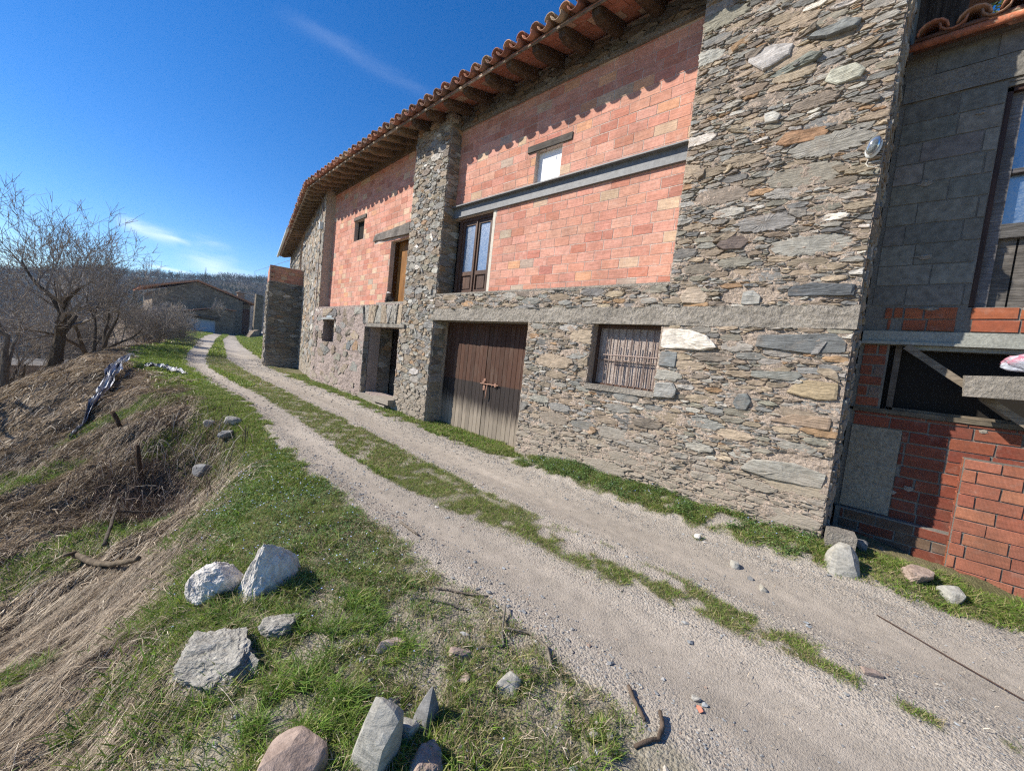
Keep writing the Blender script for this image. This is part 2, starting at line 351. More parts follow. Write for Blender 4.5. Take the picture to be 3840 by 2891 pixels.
def H(x, y, detail=True):
    x = np.asarray(x, float); y = np.asarray(y, float)
    u = bank(y)-x
    s = np.interp(y, [-5, 4, 8, 20, 40], [.5, .5, .55, .62, .7])
    d = s*(np.sqrt(u*u+.09)+u)/2*ss((u+1.0)/1.2)
    d = np.where(u > 6, s*6+(u-6)*.30, d)
    d = d+np.interp(y, [21, 30, 42, 60, 100], [0, 2.2, 3.2, 6, 14])*ss((u-.2)/2.6)
    d = np.minimum(d, 22+.06*np.maximum(u, 0))
    z = zr(y)-d
    # the hollow in the bank beside the track, with its steep face
    z = z-.75*np.exp(-(((x-.90)/.62)**2+((y-7.0)/1.4)**2))-.25*np.exp(-(((x+.2)/.9)**2+((y-5.0)/1.6)**2))
    z = z+.35*np.exp(-(((x+.1)/.9)**2+((y-17)/2.5)**2))+.16*np.exp(-(((x-.7)/.7)**2+((y-9.6)/1.1)**2))
    # ruts, median, verge
    l, ml, mr, r = road_l(y), med_l(y), med_r(y), road_r(y)
    rut = np.where((x > l) & (x < ml), np.sin(np.pi*np.clip((x-l)/(ml-l), 0, 1)), 0)+np.where((x > mr) & (x < r), np.sin(np.pi*np.clip((x-mr)/(r-mr), 0, 1)), 0)
    z = z-.035*rut
    z = z+.14*ss((x-r)/.7)*ss((y+1.5)/2.)*(1-ss((y-3.4)/1.))+.8*ss((x-r-1.2)/4)*ss((y-26)/8)
    off = np.clip(np.maximum(l-x, x-r)/.25, 0, 1)+.35*((x > ml) & (x < mr))
    steep = ss((u+.2)/.8)
    if detail:
        z = z+(fbm(x*3, y*3, 5)-.5)*(.05*off+.16*steep)+(fbm(x*.8, y*.8, 9)-.5)*(.05*off+.5*steep*ss((y-2)/8))+(fbm(x*14, y*14, 3, 3)-.5)*(.012+.035*off)
        z = z+(fbm(x*.25, y*.25, 29)-.5)*1.2*ss(u/8)
    return z
def Hs(x, y): return float(H(np.array([x]), np.array([y]))[0])
def axis(parts):
    a = []
    for lo, hi, st in parts: a.append(np.arange(lo, hi-1e-6, st))
    return np.concatenate(a+[[parts[-1][1]]])
gx = axis([(-420, -60, 40), (-60, -16, 4), (-16, -5, .6), (-5, -1.6, .12), (-1.6, 6.2, .045), (6.2, 10, .3), (10, 30, 1.2), (30, 60, 6), (60, 420, 40)])
gy = axis([(-60, -12, 6), (-12, -2, .5), (-2, 7, .045), (7, 13, .07), (13, 26, .15), (26, 50, .5), (50, 100, 1.5), (100, 400, 30)])
X, Y = np.meshgrid(gx, gy); Z = H(X, Y)
def masks(x, y):
    """grass (green) and dry (straw) cover, 0..1"""
    l, ml, mr, r = road_l(y), med_l(y), med_r(y), road_r(y)
    n1 = fbm(x*1.7, y*1.7, 21); n2 = fbm(x*6, y*6, 22, 3); n3 = fbm(x*.6, y*.6, 33)
    j = (n2-.5)*.5*np.clip(.5+y/8, .5, 1.5)
    u = bank(y)-x
    left = ss((l-x+j*.7-.02)/.14)
    near_bare = ss((2.6-y)/1.6)
    ug = u+np.interp(y, [8, 12, 20, 30], [0, .5, .9, .9])
    g_left = left*(1-.65*ss((3.4-y)/1.2)*(1-ss((n2*.6+n1*.4-.41)/.08)))*(1-ss((ug-.05+(n1-.5)*1.0)/.5))*np.clip(1.25-near_bare*ss((n2-.42)/.12)*.9*ss((x-1.0)/.6), 0, 1)
    midm = ss((x-ml+j*.25)/.1)*ss((mr-x+j*.25)/.1)
    thr = np.interp(y, [-3, 0, .8, 1.6, 2.6, 3.2, 5], [.62, .56, .51, .49, .44, .2, .05])
    strip = np.exp(-((x-ml-.10)/.09)**2)*ss((y-1.1)/.3)*ss((3.3-y)/.4)
    g_mid = np.maximum(midm*ss((n2*.6+n1*.4-thr)/.06), strip*ss((n2-.3)/.1))
    bare_m = midm*ss((2.8-y)/.8)*ss((x-ml-.28)/.08)*ss((y-1.0)/.3); g_mid = g_mid*(1-.95*bare_m)
    g_right = ss((x-r-.16+j*.9)/.2)*np.maximum(ss((n2*.5+n1*.5-.34)/.08), ss((y-4)/1.5)*.85)*(1-ss((y-70)/6))
    # right verge opens onto gravel near the annex
    g_right = g_right*(1-ss((-1.0-y)/.5)*.8)
    spots = 0
    for (sx, sy, sr) in ((-.05, 6.1, .6), (.35, 5.9, .45), (.9, 8.6, .5), (-.8, 5.0, .25), (-.25, 3.5, .22), (-.75, 3.3, .25), (.3, 11, .6), (-.9, 9.5, .8), (.1, 2.5, .2), (-.4, 2.4, .22), (1.3, 10.5, .7)):
        spots = spots+np.exp(-(((x-sx)**2+(y-sy)**2)/sr**2))
    g_slope = ss((u-.0)/.5)*ss((spots+(n1-.5)*1.1-.42)/.2)
    dry = ss((ug+.1+(n1-.5)*1.0)/.5)*(1-g_slope*.8)
    g_mid = g_mid*(.3+.7*ss((n2-.36)/.1))
    green = np.clip(g_left+g_mid+g_right+g_slope, 0, 1)
    return green, np.clip(dry, 0, 1)
G_, D_ = masks(X, Y)
road_mask = ((X > road_l(Y)-.05) & (X < road_r(Y)+.1)).astype(float)
rut_c = np.where((X > road_l(Y)) & (X < med_l(Y)), np.sin(np.pi*np.clip((X-road_l(Y))/(med_l(Y)-road_l(Y)), 0, 1)), 0)+np.where((X > med_r(Y)) & (X < road_r(Y)), np.sin(np.pi*np.clip((X-med_r(Y))/(road_r(Y)-med_r(Y)), 0, 1)), 0)
def grid_tris(ny, nx):
    i = (np.arange(ny-1)[:, None]*nx+np.arange(nx-1)).ravel()
    return np.concatenate([np.stack([i, i+1, i+nx+1], 1), np.stack([i, i+nx+1, i+nx], 1)])
me = tri_mesh('ground', np.stack([X.ravel(), Y.ravel(), Z.ravel()], 1), grid_tris(len(gy), len(gx)), None, np.stack([G_.ravel(), D_.ravel(), rut_c.ravel()], 1), smooth=True)
def m_ground():
    n = NT('earth_and_gravel', .95, .12); c = n.sep(n.attr()); 
    fine = n.noise(90., det=6, ro=.75); mid = n.noise(9., det=6, ro=.65); big = n.noise(1.1, det=5, ro=.6)
    v = n.voro(70.); v2 = n.voro(190.)
    peb = n.mix(n.ramp(n.sep(v.outputs['Color'])[0], [(.1, 0.), (.9, 1.)]), (.17, .165, .155), (.50, .46, .40))
    dust = n.mix(n.ramp(mid, [(.35, 0.), (.7, 1.)]), (.45, .395, .33), (.365, .32, .265))
    dust = n.mix(1, dust, n.ramp(fine, [(.3, .72), (.7, 1.22)]), 'MULTIPLY')
    coarse = n.math('SUBTRACT', n.math('MULTIPLY_ADD', mid, 1.2, .42), n.math('MULTIPLY', c[2], .8), cl=True)
    road = n.mix(n.math('MULTIPLY', coarse, n.ramp(v.outputs['Distance'], [(.32, 1.), (.5, 0.)])), dust, peb)
    road = n.mix(1, road, n.ramp(n.noise((3.2, .35, 1.), det=5), [(.3, .74), (.7, 1.12)]), 'MULTIPLY')
    soil = n.mix(n.ramp(mid, [(.3, 0.), (.7, 1.)]), (.085, .075, .035), (.17, .135, .075))
    gs = n.mix(n.ramp(fine, [(.3, 0.), (.7, 1.)]), (.075, .085, .03), (.18, .165, .085))
    gs = n.mix(n.ramp(big, [(.4, 0.), (.65, .7)]), gs, (.22, .18, .11))
    st = n.noise((7, 60, 10), det=6, ro=.7, dist=.6)
    dr = n.mix(n.ramp(st, [(.3, 0.), (.7, 1.)]), (.12, .09, .06), (.36, .28, .20))
    k = n.mix(n.math('MULTIPLY', c[0], 1.), road, gs); k = n.mix(c[1], k, dr)
    n.col(k)
    h = n.math('ADD', n.math('MULTIPLY', n.math('MULTIPLY', coarse, v.outputs['Distance']), -.7), n.math('MULTIPLY', fine, .5)); h = n.math('ADD', h, n.math('MULTIPLY', v2.outputs['Distance'], -.25))
    n.bump(h, .012, 1.); return n.m
me.materials.append(m_ground())
tag(link('ground', me), kind='structure')

# ------------------------------------------------------------------ stone laying
def clip(poly, a, b, c):   # keep a*x+b*y <= c
    out = []; n = len(poly)
    for i in range(n):
        p = poly[i]; q = poly[(i+1) % n]; dp = a*p[0]+b*p[1]-c; dq = a*q[0]+b*q[1]-c
        if dp <= 0: out.append(p)
        if (dp < 0 < dq) or (dq < 0 < dp):
            t = dp/(dp-dq); out.append((p[0]+(q[0]-p[0])*t, p[1]+(q[1]-p[1])*t))
    return out
def area(p):
    return abs(sum(p[i][0]*p[(i+1) % len(p)][1]-p[(i+1) % len(p)][0]*p[i][1] for i in range(len(p))))/2
def cells(u0, u1, v0, v1, an, radii, rng, tilt=0):
    """power-diagram cells, long sideways by the factor an; radii: list of (radius, tries)"""
    P = []; Rr = []; A = np.zeros((0, 2)); B = np.zeros(0)
    W_, Hh = u1-u0, (v1-v0)*an
    for r, tries in radii:
        for _ in range(int(tries*W_*Hh)):
            x = rng.uniform(0, W_); y = rng.uniform(0, Hh); rr = r*rng.uniform(.8, 1.2)
            if len(P):
                if len(P) > len(A): A = np.array(P); B = np.array(Rr)
                d = A-(x, y)
                if np.any(d[:, 0]**2+d[:, 1]**2 < ((B+rr)*.86)**2): continue
            P.append((x, y)); Rr.append(rr)
    P = np.array(P); Rr = np.array(Rr); out = []
    for i in range(len(P)):
        x, y = P[i]; r = Rr[i]; d = P-P[i]; D = np.hypot(d[:, 0], d[:, 1]); js = np.where((D < r*2.2+Rr+.10) & (D > 0))[0]; js = js[np.argsort(D[js]-Rr[js])]
        L = r*1.9; poly = [(x-L*1.2, y-L), (x+L*1.2, y-L), (x+L*1.2, y+L), (x-L*1.2, y+L)]
        for j in js[:26]:
            dx, dy = d[j]; DD = D[j]; t = (DD*DD+r*r-Rr[j]**2)/(2*DD)
            t = max(t, .15*r)
            ux, uy = dx/DD, dy/DD; poly = clip(poly, ux, uy, ux*x+uy*y+t)
            if len(poly) < 3: break
        if len(poly) >= 3: out.append([(u0+a, v0+b/an) for a, b in poly])
    return out
PAL = [((.18, .188, .19), 5), ((.235, .235, .225), 6), ((.135, .14, .142), 2), ((.21, .18, .145), 6), ((.28, .24, .19), 5), ((.165, .148, .13), 3), ((.27, .185, .115), .8), ((.33, .335, .325), 2.), ((.19, .188, .165), 3), ((.46, .45, .43), .35)]
_pw = np.array([p[1] for p in PAL]); _pw = _pw/_pw.sum(); _pc = np.array([p[0] for p in PAL])
def lay(mb, f, polys, rng, gap=.009, hgt=.022, mi=1, bright=1., minA=.0006, col=None, rag=.13, edge=.02, n0=0.):
    for q in polys:
        q = [tuple(map(float, p)) for p in q]
        A = area(q)
        if A < minA: continue
        per = []; n = len(q)
        for i in range(n):
            a = np.array(q[i]); b = np.array(q[(i+1) % n]); L = np.hypot(*(b-a)); k = max(1, int(L/edge))
            for t in range(k): per.append(a+(b-a)*t/k)
        per = np.array(per)
        if len(per) < 4: continue
        per = per*.9+(np.roll(per, 1, 0)+np.roll(per, -1, 0))*.05
        c = per.mean(0); d = per-c; R_ = np.hypot(d[:, 0], d[:, 1])
        rad_ = math.sqrt(A/3.14); sh = np.maximum(R_-gap*rng.uniform(.5, 1.4), R_*.45)/R_
        d = d*sh[:, None]*(1+rng.uniform(-rag, rag, (len(per), 1)))
        h = min(hgt*rng.uniform(.35, 1.35), .55*rad_+.004); N = len(per)
        tl = rng.uniform(-1, 1, 2)*h*.45/max(rad_, .03); hh = h+d@tl; hh = np.maximum(hh, h*.3)
        r1 = hh*rng.uniform(.5, .95, N); r2 = hh+rng.uniform(-.12, .12, N)*h
        k2 = rng.uniform(.86, .96)
        s2 = d*k2
        V = np.concatenate([np.c_[c+d, np.full(N, -.012)], np.c_[c+d, r1], np.c_[c+s2, r2], np.c_[c+d*.4, hh*rng.uniform(.92, 1.12, N)], [[c[0], c[1], h]]])
        V[:, 2] += n0
        i = np.arange(N); j = (i+1) % N; T = []
        for a in (0, N, 2*N): T += [np.stack([a+i, a+j, a+N+j], 1), np.stack([a+i, a+N+j, a+N+i], 1)]
        T.append(np.stack([3*N+i, 3*N+j, np.full(N, 4*N)], 1))
        T = np.concatenate(T)
        cc = np.array(col if col is not None else _pc[rng.choice(len(_pc), p=_pw)])*bright
        cc = cc*np.array((1.06, .99, .90))*rng.uniform(.85, 1.2)*(1+rng.uniform(-.02, .02, 3))
        mb.add(f.w(V), T[:, ::-1], cc, mi)
def inter(polys, regs):
    out = []
    u0 = min(r[0] for r in regs); u1 = max(r[1] for r in regs); v0 = min(r[2] for r in regs); v1 = max(r[3] for r in regs)
    def box(q, a, b, c, d): return clip(clip(clip(clip(q, 1, 0, b), -1, 0, -a), 0, 1, d), 0, -1, -c)
    for q in polys:
        q = box(q, u0, u1, v0, v1)
        if len(q) < 3: continue
        ps = [p for p in (box(q, *r) for r in regs) if len(p) >= 3]
        if len(ps) > 1 and sum(area(p) for p in ps) > .985*area(q): out.append(q)
        else: out += ps
    return out
def inside(pt, poly):
    x, y = pt; r = False; n = len(poly)
    for i in range(n):
        a, b = poly[i]; c, d = poly[(i+1) % n]
        if (b > y) != (d > y) and x < (c-a)*(y-b)/(d-b)+a: r = not r
    return r
def masonry(mb, f, regs, rng, an=2.6, radii=((.30, 3), (.19, 12), (.12, 45), (.075, 130), (.048, 300)), special=(), back=.02, thick=.35, backing=True, skin=None, **kw):
    kw.setdefault('bright', 1.1)
    """stones over mortar for the rectangles regs = (u0,u1,v0,v1) of a wall frame"""
    u0 = min(r[0] for r in regs); u1 = max(r[1] for r in regs); v0 = min(r[2] for r in regs); v1 = max(r[3] for r in regs)
    P = inter(cells(u0, u1, v0, v1, an, radii, rng), regs)
    if special:
        def ctr(q): return (sum(p[0] for p in q)/len(q), sum(p[1] for p in q)/len(q))
        P = [q for q in P if not any(inside(ctr(q), s[0]) for s in special)]
    lay(mb, f, P, rng, **kw)
    kw2 = dict(kw); kw2.pop('col', None)
    for s in special: lay(mb, f, [s[0]], rng, col=s[1], hgt=.036, rag=.02, edge=.05, gap=.003, n0=.006)
    if backing:
        for a, b, c, d in regs:
            mb.fbox(f, a, b, c, d, -thick, -back*.3, (1, 1, 1), 0)
            if skin: bumpy(mb, f, a, b, c, d, skin[0], skin[1], skin[2], 77, 0)
def bumpy(mb, f, u0, u1, v0, v1, n, amp, st, s=3, mi=0, col=(1, 1, 1)):
    """rough mortar or plaster skin in a wall frame"""
    nu = max(2, int((u1-u0)/st)+1); nv = max(2, int((v1-v0)/st)+1); U_, V_ = np.meshgrid(np.linspace(u0, u1, nu), np.linspace(v0, v1, nv))
    N_ = n+(fbm(U_*9, V_*16, s, 4)-.5)*2*amp+(fbm(U_*45, V_*80, s+5, 2)-.5)*amp*.8
    mb.add(f.w(np.stack([U_.ravel(), V_.ravel(), N_.ravel()], 1)), grid_tris(nv, nu)[:, ::-1], col, mi)
BPAL = [((.52, .25, .18), 9), ((.55, .285, .21), 7), ((.46, .195, .135), 3), ((.54, .38, .26), 1.8), ((.57, .30, .18), 1.2), ((.42, .33, .26), .5), ((.44, .19, .14), .7)]
def bricks(mb, f, regs_keep, holes, u0, u1, v0, v1, L, Hc, rng, joint=.0095, proud=.0035, pal=BPAL, mi=1, b=1., depth=.03, off=.5):
    pw = np.array([p[1] for p in pal], float); pw /= pw.sum(); pc = np.array([p[0] for p in pal])
    def sub(r, h):
        a, b_, c, d = r; e, g, i, j = h
        if e >= b_ or g <= a or i >= d or j <= c: return [r]
        o = []
        if a < e: o.append((a, e, c, d))
        if g < b_: o.append((g, b_, c, d))
        m0, m1 = max(a, e), min(b_, g)
        if c < i: o.append((m0, m1, c, i))
        if j < d: o.append((m0, m1, j, d))
        return o
    row = 0; v = v0
    while v < v1-.02:
        u = u0-L*(off*(row % 2)+rng.uniform(0, .12)); dv = rng.uniform(-.003, .003)
        while u < u1:
            l = L+rng.uniform(-.012, .012)
            if rng.random() < .05: l *= .6
            r = [(max(u, u0), min(u+l, u1), v, min(v+Hc, v1))]
            for h in holes: r = [x for y in r for x in sub(y, h)]
            for (a, b_, c, d) in r:
                if b_-a < .035 or d-c < .03: continue
                cc = pc[rng.choice(len(pc), p=pw)]*b*rng.uniform(.9, 1.1)*(1+rng.uniform(-.03, .03, 3))
                j2 = joint*rng.uniform(.35, .65); p = proud+rng.uniform(-.0008, .0012); e = .0008
                a2, b2, c2, d2 = a+j2, b_-j2, c+j2+dv*.3, d-j2
                jt = rng.uniform(-.0025, .0025, (4, 2)); q = np.array([(a2, c2), (b2, c2), (b2, d2), (a2, d2)])+jt
                ctr = q.mean(0); qi = ctr+(q-ctr)*(1-e/np.maximum(np.abs(q-ctr), .02))
                pp = p+rng.uniform(-.0006, .0006, 4)
                V = np.concatenate([np.c_[q, [-.01]*4], np.c_[q, pp-.0012], np.c_[qi, pp]])
                T = []
                for s0 in (0, 4):
                    for i in range(4):
                        j = (i+1) % 4; T += [(s0+i, s0+j, s0+4+j), (s0+i, s0+4+j, s0+4+i)]
                T += [(8, 9, 10), (8, 10, 11)]
                mb.add(f.w(V), np.array(T)[:, ::-1], cc, mi)
            u += l
        v += Hc; row += 1
# ------------------------------------------------------------------ the barn
barn = empty('stone_barn', (5.0, 4.0, -1.55), 'long slate and red brick barn along the track with deep tiled eaves', 'barn')
rng = np.random.default_rng(11)
BLUE = (.155, .175, .19); LBL = (.25, .265, .27); WHT = (.60, .59, .57); GRN = (.215, .23, .225); BRN = (.20, .155, .125); TAN = (.30, .25, .18)
SP = [([(2.16, .34), (1.63, .33), (1.48, .38), (1.61, .51), (1.83, .58), (2.15, .58)], (.62, .60, .57)),
      ([(1.10, .41), (.64, .37), (.34, .40), (.34, .50), (.43, .58), (1.10, .54)], BLUE), ([(1.08, -.93), (.77, -.97), (.35, -.95), (.33, -.80), (.60, -.75), (.98, -.80)], (.23, .24, .235)),
      ([(.77, -.04), (.50, -.09), (.34, -.06), (.35, .10), (.66, .11)], (.33, .27, .19)), ([(2.15, .11), (1.93, .10), (1.93, .30), (2.15, .29)], BLUE),
      ([(2.16, -.30), (1.89, -.28), (1.87, -.16), (1.93, -.08), (2.16, -.10)], LBL), ([(1.11, .08), (.70, .08), (.64, .14), (.68, .18), (1.11, .15)], GRN),
      ([(.88, .95), (.34, .94), (.34, 1.05), (.68, 1.08), (.88, 1.05)], (.10, .115, .13)), ([(1.25, -.23), (1.20, -.30), (1.10, -.29), (1.06, -.19), (1.11, -.10), (1.21, -.12)], BLUE),
      ([(.88, -.36), (.36, -.37), (.36, -.24), (.68, -.26)], (.27, .21, .165)), ([(1.60, 3.68), (1.58, 3.55), (1.42, 3.40), (1.18, 3.47), (1.16, 3.58), (1.35, 3.66)][::-1], (.40, .41, .42)),
      ([(.85, 3.08), (.73, 3.0), (.56, 3.01), (.52, 3.07), (.60, 3.16), (.80, 3.17)][::-1][::-1], (.36, .37, .34)), ([(1.35, 2.94), (1.33, 2.82), (1.20, 2.80), (1.17, 2.87), (1.26, 2.94)], (.42, .43, .42)),
      ([(1.36, 3.31), (1.22, 3.29), (.95, 3.32), (.89, 3.37), (.98, 3.42), (1.31, 3.35)], (.17, .195, .18)), ([(1.06, 3.57), (.88, 3.50), (.64, 3.50), (.61, 3.57), (.71, 3.63), (1.0, 3.61)], (.155, .17, .18)),
      ([(1.65, 1.54), (1.56, 1.49), (1.37, 1.49), (1.31, 1.57), (1.38, 1.64), (1.6, 1.65)], (.15, .125, .12)), ([(1.2, 2.56), (1.1, 2.52), (.78, 2.52), (.73, 2.6), (.78, 2.64), (1.11, 2.66)], (.25, .16, .10)),
      ([(2.0, .97), (1.95, .89), (1.7, .89), (1.66, .97), (1.78, 1.08), (1.92, 1.09)], (.33, .29, .24)), ([(1.31, .87), (1.12, .87), (1.12, .96), (1.2, 1.03), (1.3, 1.01)], (.42, .43, .43)),
      ([(7.0, -.1), (6.9, -.1), (6.9, -.1)], WHT)]
SP = SP[:-1]
SP = [([p for p in s[0]][::-1], s[1]) for s in SP]      # u runs away from the camera: make them anticlockwise
def ccw(p): return p if sum(p[i][0]*p[(i+1) % len(p)][1]-p[(i+1) % len(p)][0]*p[i][1] for i in range(len(p))) > 0 else p[::-1]
SP = [(ccw(a), b) for a, b in SP]
FINE = ((.30, .5), (.19, 3), (.115, 22), (.072, 110), (.045, 300), (.028, 520))
mb = MB()
masonry(mb, W1, [(.30, 2.15, .85, 5.3), (2.15, 7.105, .85, 1.135), (.30, 2.18, -1.8, .63), (2.18, 3.19, -1.8, -.27), (3.19, 4.435, -1.8, .63)], rng, an=3.1, radii=FINE, special=SP, gap=.009, hgt=.019, skin=(.003, .021, .016))
for k in range(34):     # bigger stones set askew among the courses
    cu, cv = ((rng.uniform(.45, 2.05), rng.uniform(.95, 4.9)) if k % 2 else (rng.uniform(.4, 4.3), rng.uniform(-1.2, .5)))
    if 2.0 < cu < 3.4 and -.45 < cv: continue
    a, b, th = rng.uniform(.07, .17), rng.uniform(.035, .07), rng.normal(0, .3)
    pts = [(math.cos(t)*a*rng.uniform(.75, 1.1), math.sin(t)*b*rng.uniform(.75, 1.1)) for t in sorted(rng.uniform(0, 6.28, 7))]
    q = ccw([(cu+x*math.cos(th)-y*math.sin(th), cv+x*math.sin(th)+y*math.cos(th)) for x, y in pts])
    if area(q) > .006: lay(mb, W1, [q], rng, hgt=.030, rag=.04, edge=.04, gap=.002, n0=.004)
bumpy(mb, W1, .30, 3.2, -1.8, -1.02, .002, .034, .02, 91, 0); bumpy(mb, W1, 3.2, 4.43, -1.8, -1.2, .002, .034, .02, 92, 0)
# end face of the wall beside the shed, window and garage reveals
EF = Frame(5.85, .30, -90); masonry(mb, EF, [(0, .84, -1.8, 5.6)], rng, an=2.4, radii=((.2, 8), (.12, 40), (.07, 160)), hgt=.02, thick=.25)
masonry(mb, Frame(5.32, 7.105, -90), [(0, .30, -1.75, .63)], rng, an=2.2, radii=((.13, 20), (.08, 80)), hgt=.02, thick=.05)
mb.fbox(Frame(5.42, 7.105, -90), 0, .12, -1.75, .63, -.1, .012, (1, 1, 1), 0)
mb.fbox(Frame(5.19, 3.19, -90), 0, .19, -.27, .63, -.08, -.004, (1, 1, 1), 0)
mb.fbox(W1, 2.15, 7.105, 1.135, 1.165, -.28, .012, (1, 1, 1), 2)     # mortar ledge under the brick
bumpy(mb, W1, .29, 7.15, 1.12, 1.17, .004, .012, .03, 5, 2)
mb.box(5.02, 5.30, .31, 2.15, 4.9, 5.2, (1, 1, 1), 0)
stonewall = mb.out('stone_wall', [M_MORT, M_STONE, M_CONC], barn)
# pillar between the two brick bays
mb = MB()
SPP = []
masonry(mb, W1, [(7.105, 8.35, .62, 4.86), (7.105, 8.42, -1.75, .62)], rng, an=2.1, radii=((.15, 4), (.10, 30), (.062, 130), (.038, 380)), gap=.006, hgt=.022, thick=.30, skin=(.0, .018, .02))
for k in range(26):
    cu, cv = rng.uniform(7.22, 8.2), rng.uniform(-1.3, 4.2); a, b, th = rng.uniform(.06, .15), rng.uniform(.05, .10), rng.normal(0, .5)
    pts = [(math.cos(t)*a*rng.uniform(.75, 1.1), math.sin(t)*b*rng.uniform(.75, 1.1)) for t in sorted(rng.uniform(0, 6.28, 7))]
    q = ccw([(cu+x*math.cos(th)-y*math.sin(th), cv+x*math.sin(th)+y*math.cos(th)) for x, y in pts])
    if area(q) > .005: lay(mb, W1, [q], rng, hgt=.034, rag=.05, edge=.04, gap=.002, n0=.004, col=(WHT, LBL, (.40, .41, .41), (.33, .35, .36))[k % 4] if cv > 2.2 else None)
masonry(mb, Frame(5.42, 7.105, -90), [(0, .42, 1.16, 4.75)], rng, an=2.4, radii=((.15, 12), (.1, 60), (.06, 120)), hgt=.022, thick=.05)
mb.out('stone_pillar', [M_MORT, M_STONE], barn)
# brick bay over the garage
mb = MB()
bricks(mb, W1B, None, [(4.36, 4.92, 3.02, 3.60), (4.17, 5.12, 3.60, 3.72), (2.1, 7.2, 2.775, 3.005), (5.80, 7.2, 1.1, 2.78)], 2.15, 7.105, 1.17, 4.62, .305, .147, rng)
for r in ((2.15, 4.36, 1.16, 5.0), (4.92, 5.80, 1.16, 5.0), (4.36, 4.92, 1.16, 3.03), (4.36, 4.92, 3.60, 5.0), (5.80, 7.105, 2.77, 5.0)):
    mb.fbox(W1B, *r, -.12, 0, (1, 1, 1), 0)
mb.out('brick_panel', [M_BMORT, M_BRICK], barn)
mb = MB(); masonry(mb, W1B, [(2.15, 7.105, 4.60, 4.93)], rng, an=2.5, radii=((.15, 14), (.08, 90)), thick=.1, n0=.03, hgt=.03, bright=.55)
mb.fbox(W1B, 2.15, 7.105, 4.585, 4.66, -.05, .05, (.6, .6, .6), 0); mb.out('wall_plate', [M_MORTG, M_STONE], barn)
# steel beam across the bay
mb = MB(); mb.fbox(W1B, 2.15, 7.10, 2.985, 3.005, .002, .105); mb.fbox(W1B, 2.15, 7.10, 2.80, 2.985, -.02, .022); mb.fbox(W1B, 2.15, 7.10, 2.778, 2.80, -.03, .05)
mb.out('steel_beam', M_BEAM, barn)
# blocked white window
mb = MB(); mb.fbox(W1B, 4.32, 4.96, 3.0, 3.62, -.11, -.085); win = mb.out('boarded_window', M_WHITE, barn); win['label'] = 'small window blocked with a white board'
mb = MB(); mb.fbox(W1B, 4.17, 5.12, 3.605, 3.715, -.1, .028, (.35, .33, .32), jit=.008); mb.tube([W1B.w(np.array([4.66, 3.60, .04])), W1B.w(np.array([4.665, 3.55, .045]))], .006, 5, (.2, .2, .2)); mb.out('lintel', M_GREYW, win)
# balcony door with two glazed leaves
bd = MB(); f = W1B; dn = -.11
for a, b, c, d in ((6.86, 6.95, 1.17, 2.775), (5.87, 5.96, 1.17, 2.775), (5.96, 6.86, 2.70, 2.775)): bd.fbox(f, a, b, c, d, dn-.06, dn+.05)
bdo = bd.out('balcony_door', M_BROWNW, barn)
for a, b, dd in ((6.40, 6.86, 0), (5.96, 6.40, 0)):
    lf = MB()
    for p in ((a, a+.07, 1.18, 2.70), (b-.07, b, 1.18, 2.70), (a+.07, b-.07, 2.62, 2.70), (a+.07, b-.07, 1.18, 1.30), (a+.07, b-.07, 1.60, 1.68)): lf.fbox(f, *p, dn-.02, dn+.025)
    lf.fbox(f, a+.11, b-.11, 1.33, 1.57, dn-.01, dn+.012); lf.fbox(f, a+.07, b-.07, 1.30, 1.60, dn-.02, dn-.004)
    lo = lf.out('door_leaf', M_BROWNW, bdo); g = MB(); g.fbox(f, a+.07, b-.07, 1.68, 2.62, dn-.01, dn+.003); g.out('glass_pane', M_GLASS, lo)
mb = MB(); mb.fbox(f, 6.385, 6.415, 1.18, 2.70, dn+.02, dn+.05); mb.out('centre_rail', M_BROWNW, bdo)
mb = MB(); mb.fbox(f, 5.80, 5.87, 1.165, 2.775, -.12, .004, jit=.003); mb.out('door_jamb', M_FRAMEW, bdo)
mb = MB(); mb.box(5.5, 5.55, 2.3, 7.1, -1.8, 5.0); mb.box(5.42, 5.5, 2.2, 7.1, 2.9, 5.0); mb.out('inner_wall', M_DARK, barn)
# concrete ring beam
mb = MB(); mb.fbox(W1, .295, 7.17, .632, .85, -.42, -.004); bumpy(mb, W1, .285, 7.20, .625, .858, .014, .016, .022, 8)
mb.fbox(W1, .285, .30, .64, .84, -.2, .012); mb.fbox(W1, 7.17, 7.2, .64, .84, -.05, .012); mb.out('concrete_band', M_CONC, barn)
# garage door
gd = MB(); gd.fbox(W1, 7.06, 7.10, -1.7, .625, -.46, -.385); gd.fbox(W1, 4.44, 4.50, -1.7, .625, -.46, -.385); gd.fbox(W1, 4.5, 7.06, .585, .625, -.46, -.385)
gdo = gd.out('garage_door', M_GDOOR, barn); gdo['label'] = 'double garage door of brown boards worn grey at the foot'
for a, b in ((4.50, 5.775), (5.785, 7.055)):
    lf = MB(); n = 11; wd = (b-a)/n
    for i in range(n):
        k = rng.uniform(.8, 1.2); lf.fbox(W1, a+i*wd+.0045, a+(i+1)*wd-.0045, -1.66+rng.uniform(-.02, .02), .585, -.425, -.40+rng.uniform(-.002, .002), (k, k*.97, k*.94))
    lf.fbox(W1, a, b, -1.60, .58, -.44, -.426, (.2, .2, .2)); lf.out('door_leaf', M_GDOOR, gdo)
lt = MB(); F2 = W1
lt.fbox(F2, 5.745, 5.80, -.68, -.45, -.40, -.388); lt.fbox(F2, 5.745, 5.80, -.55, -.50, -.39, -.36)
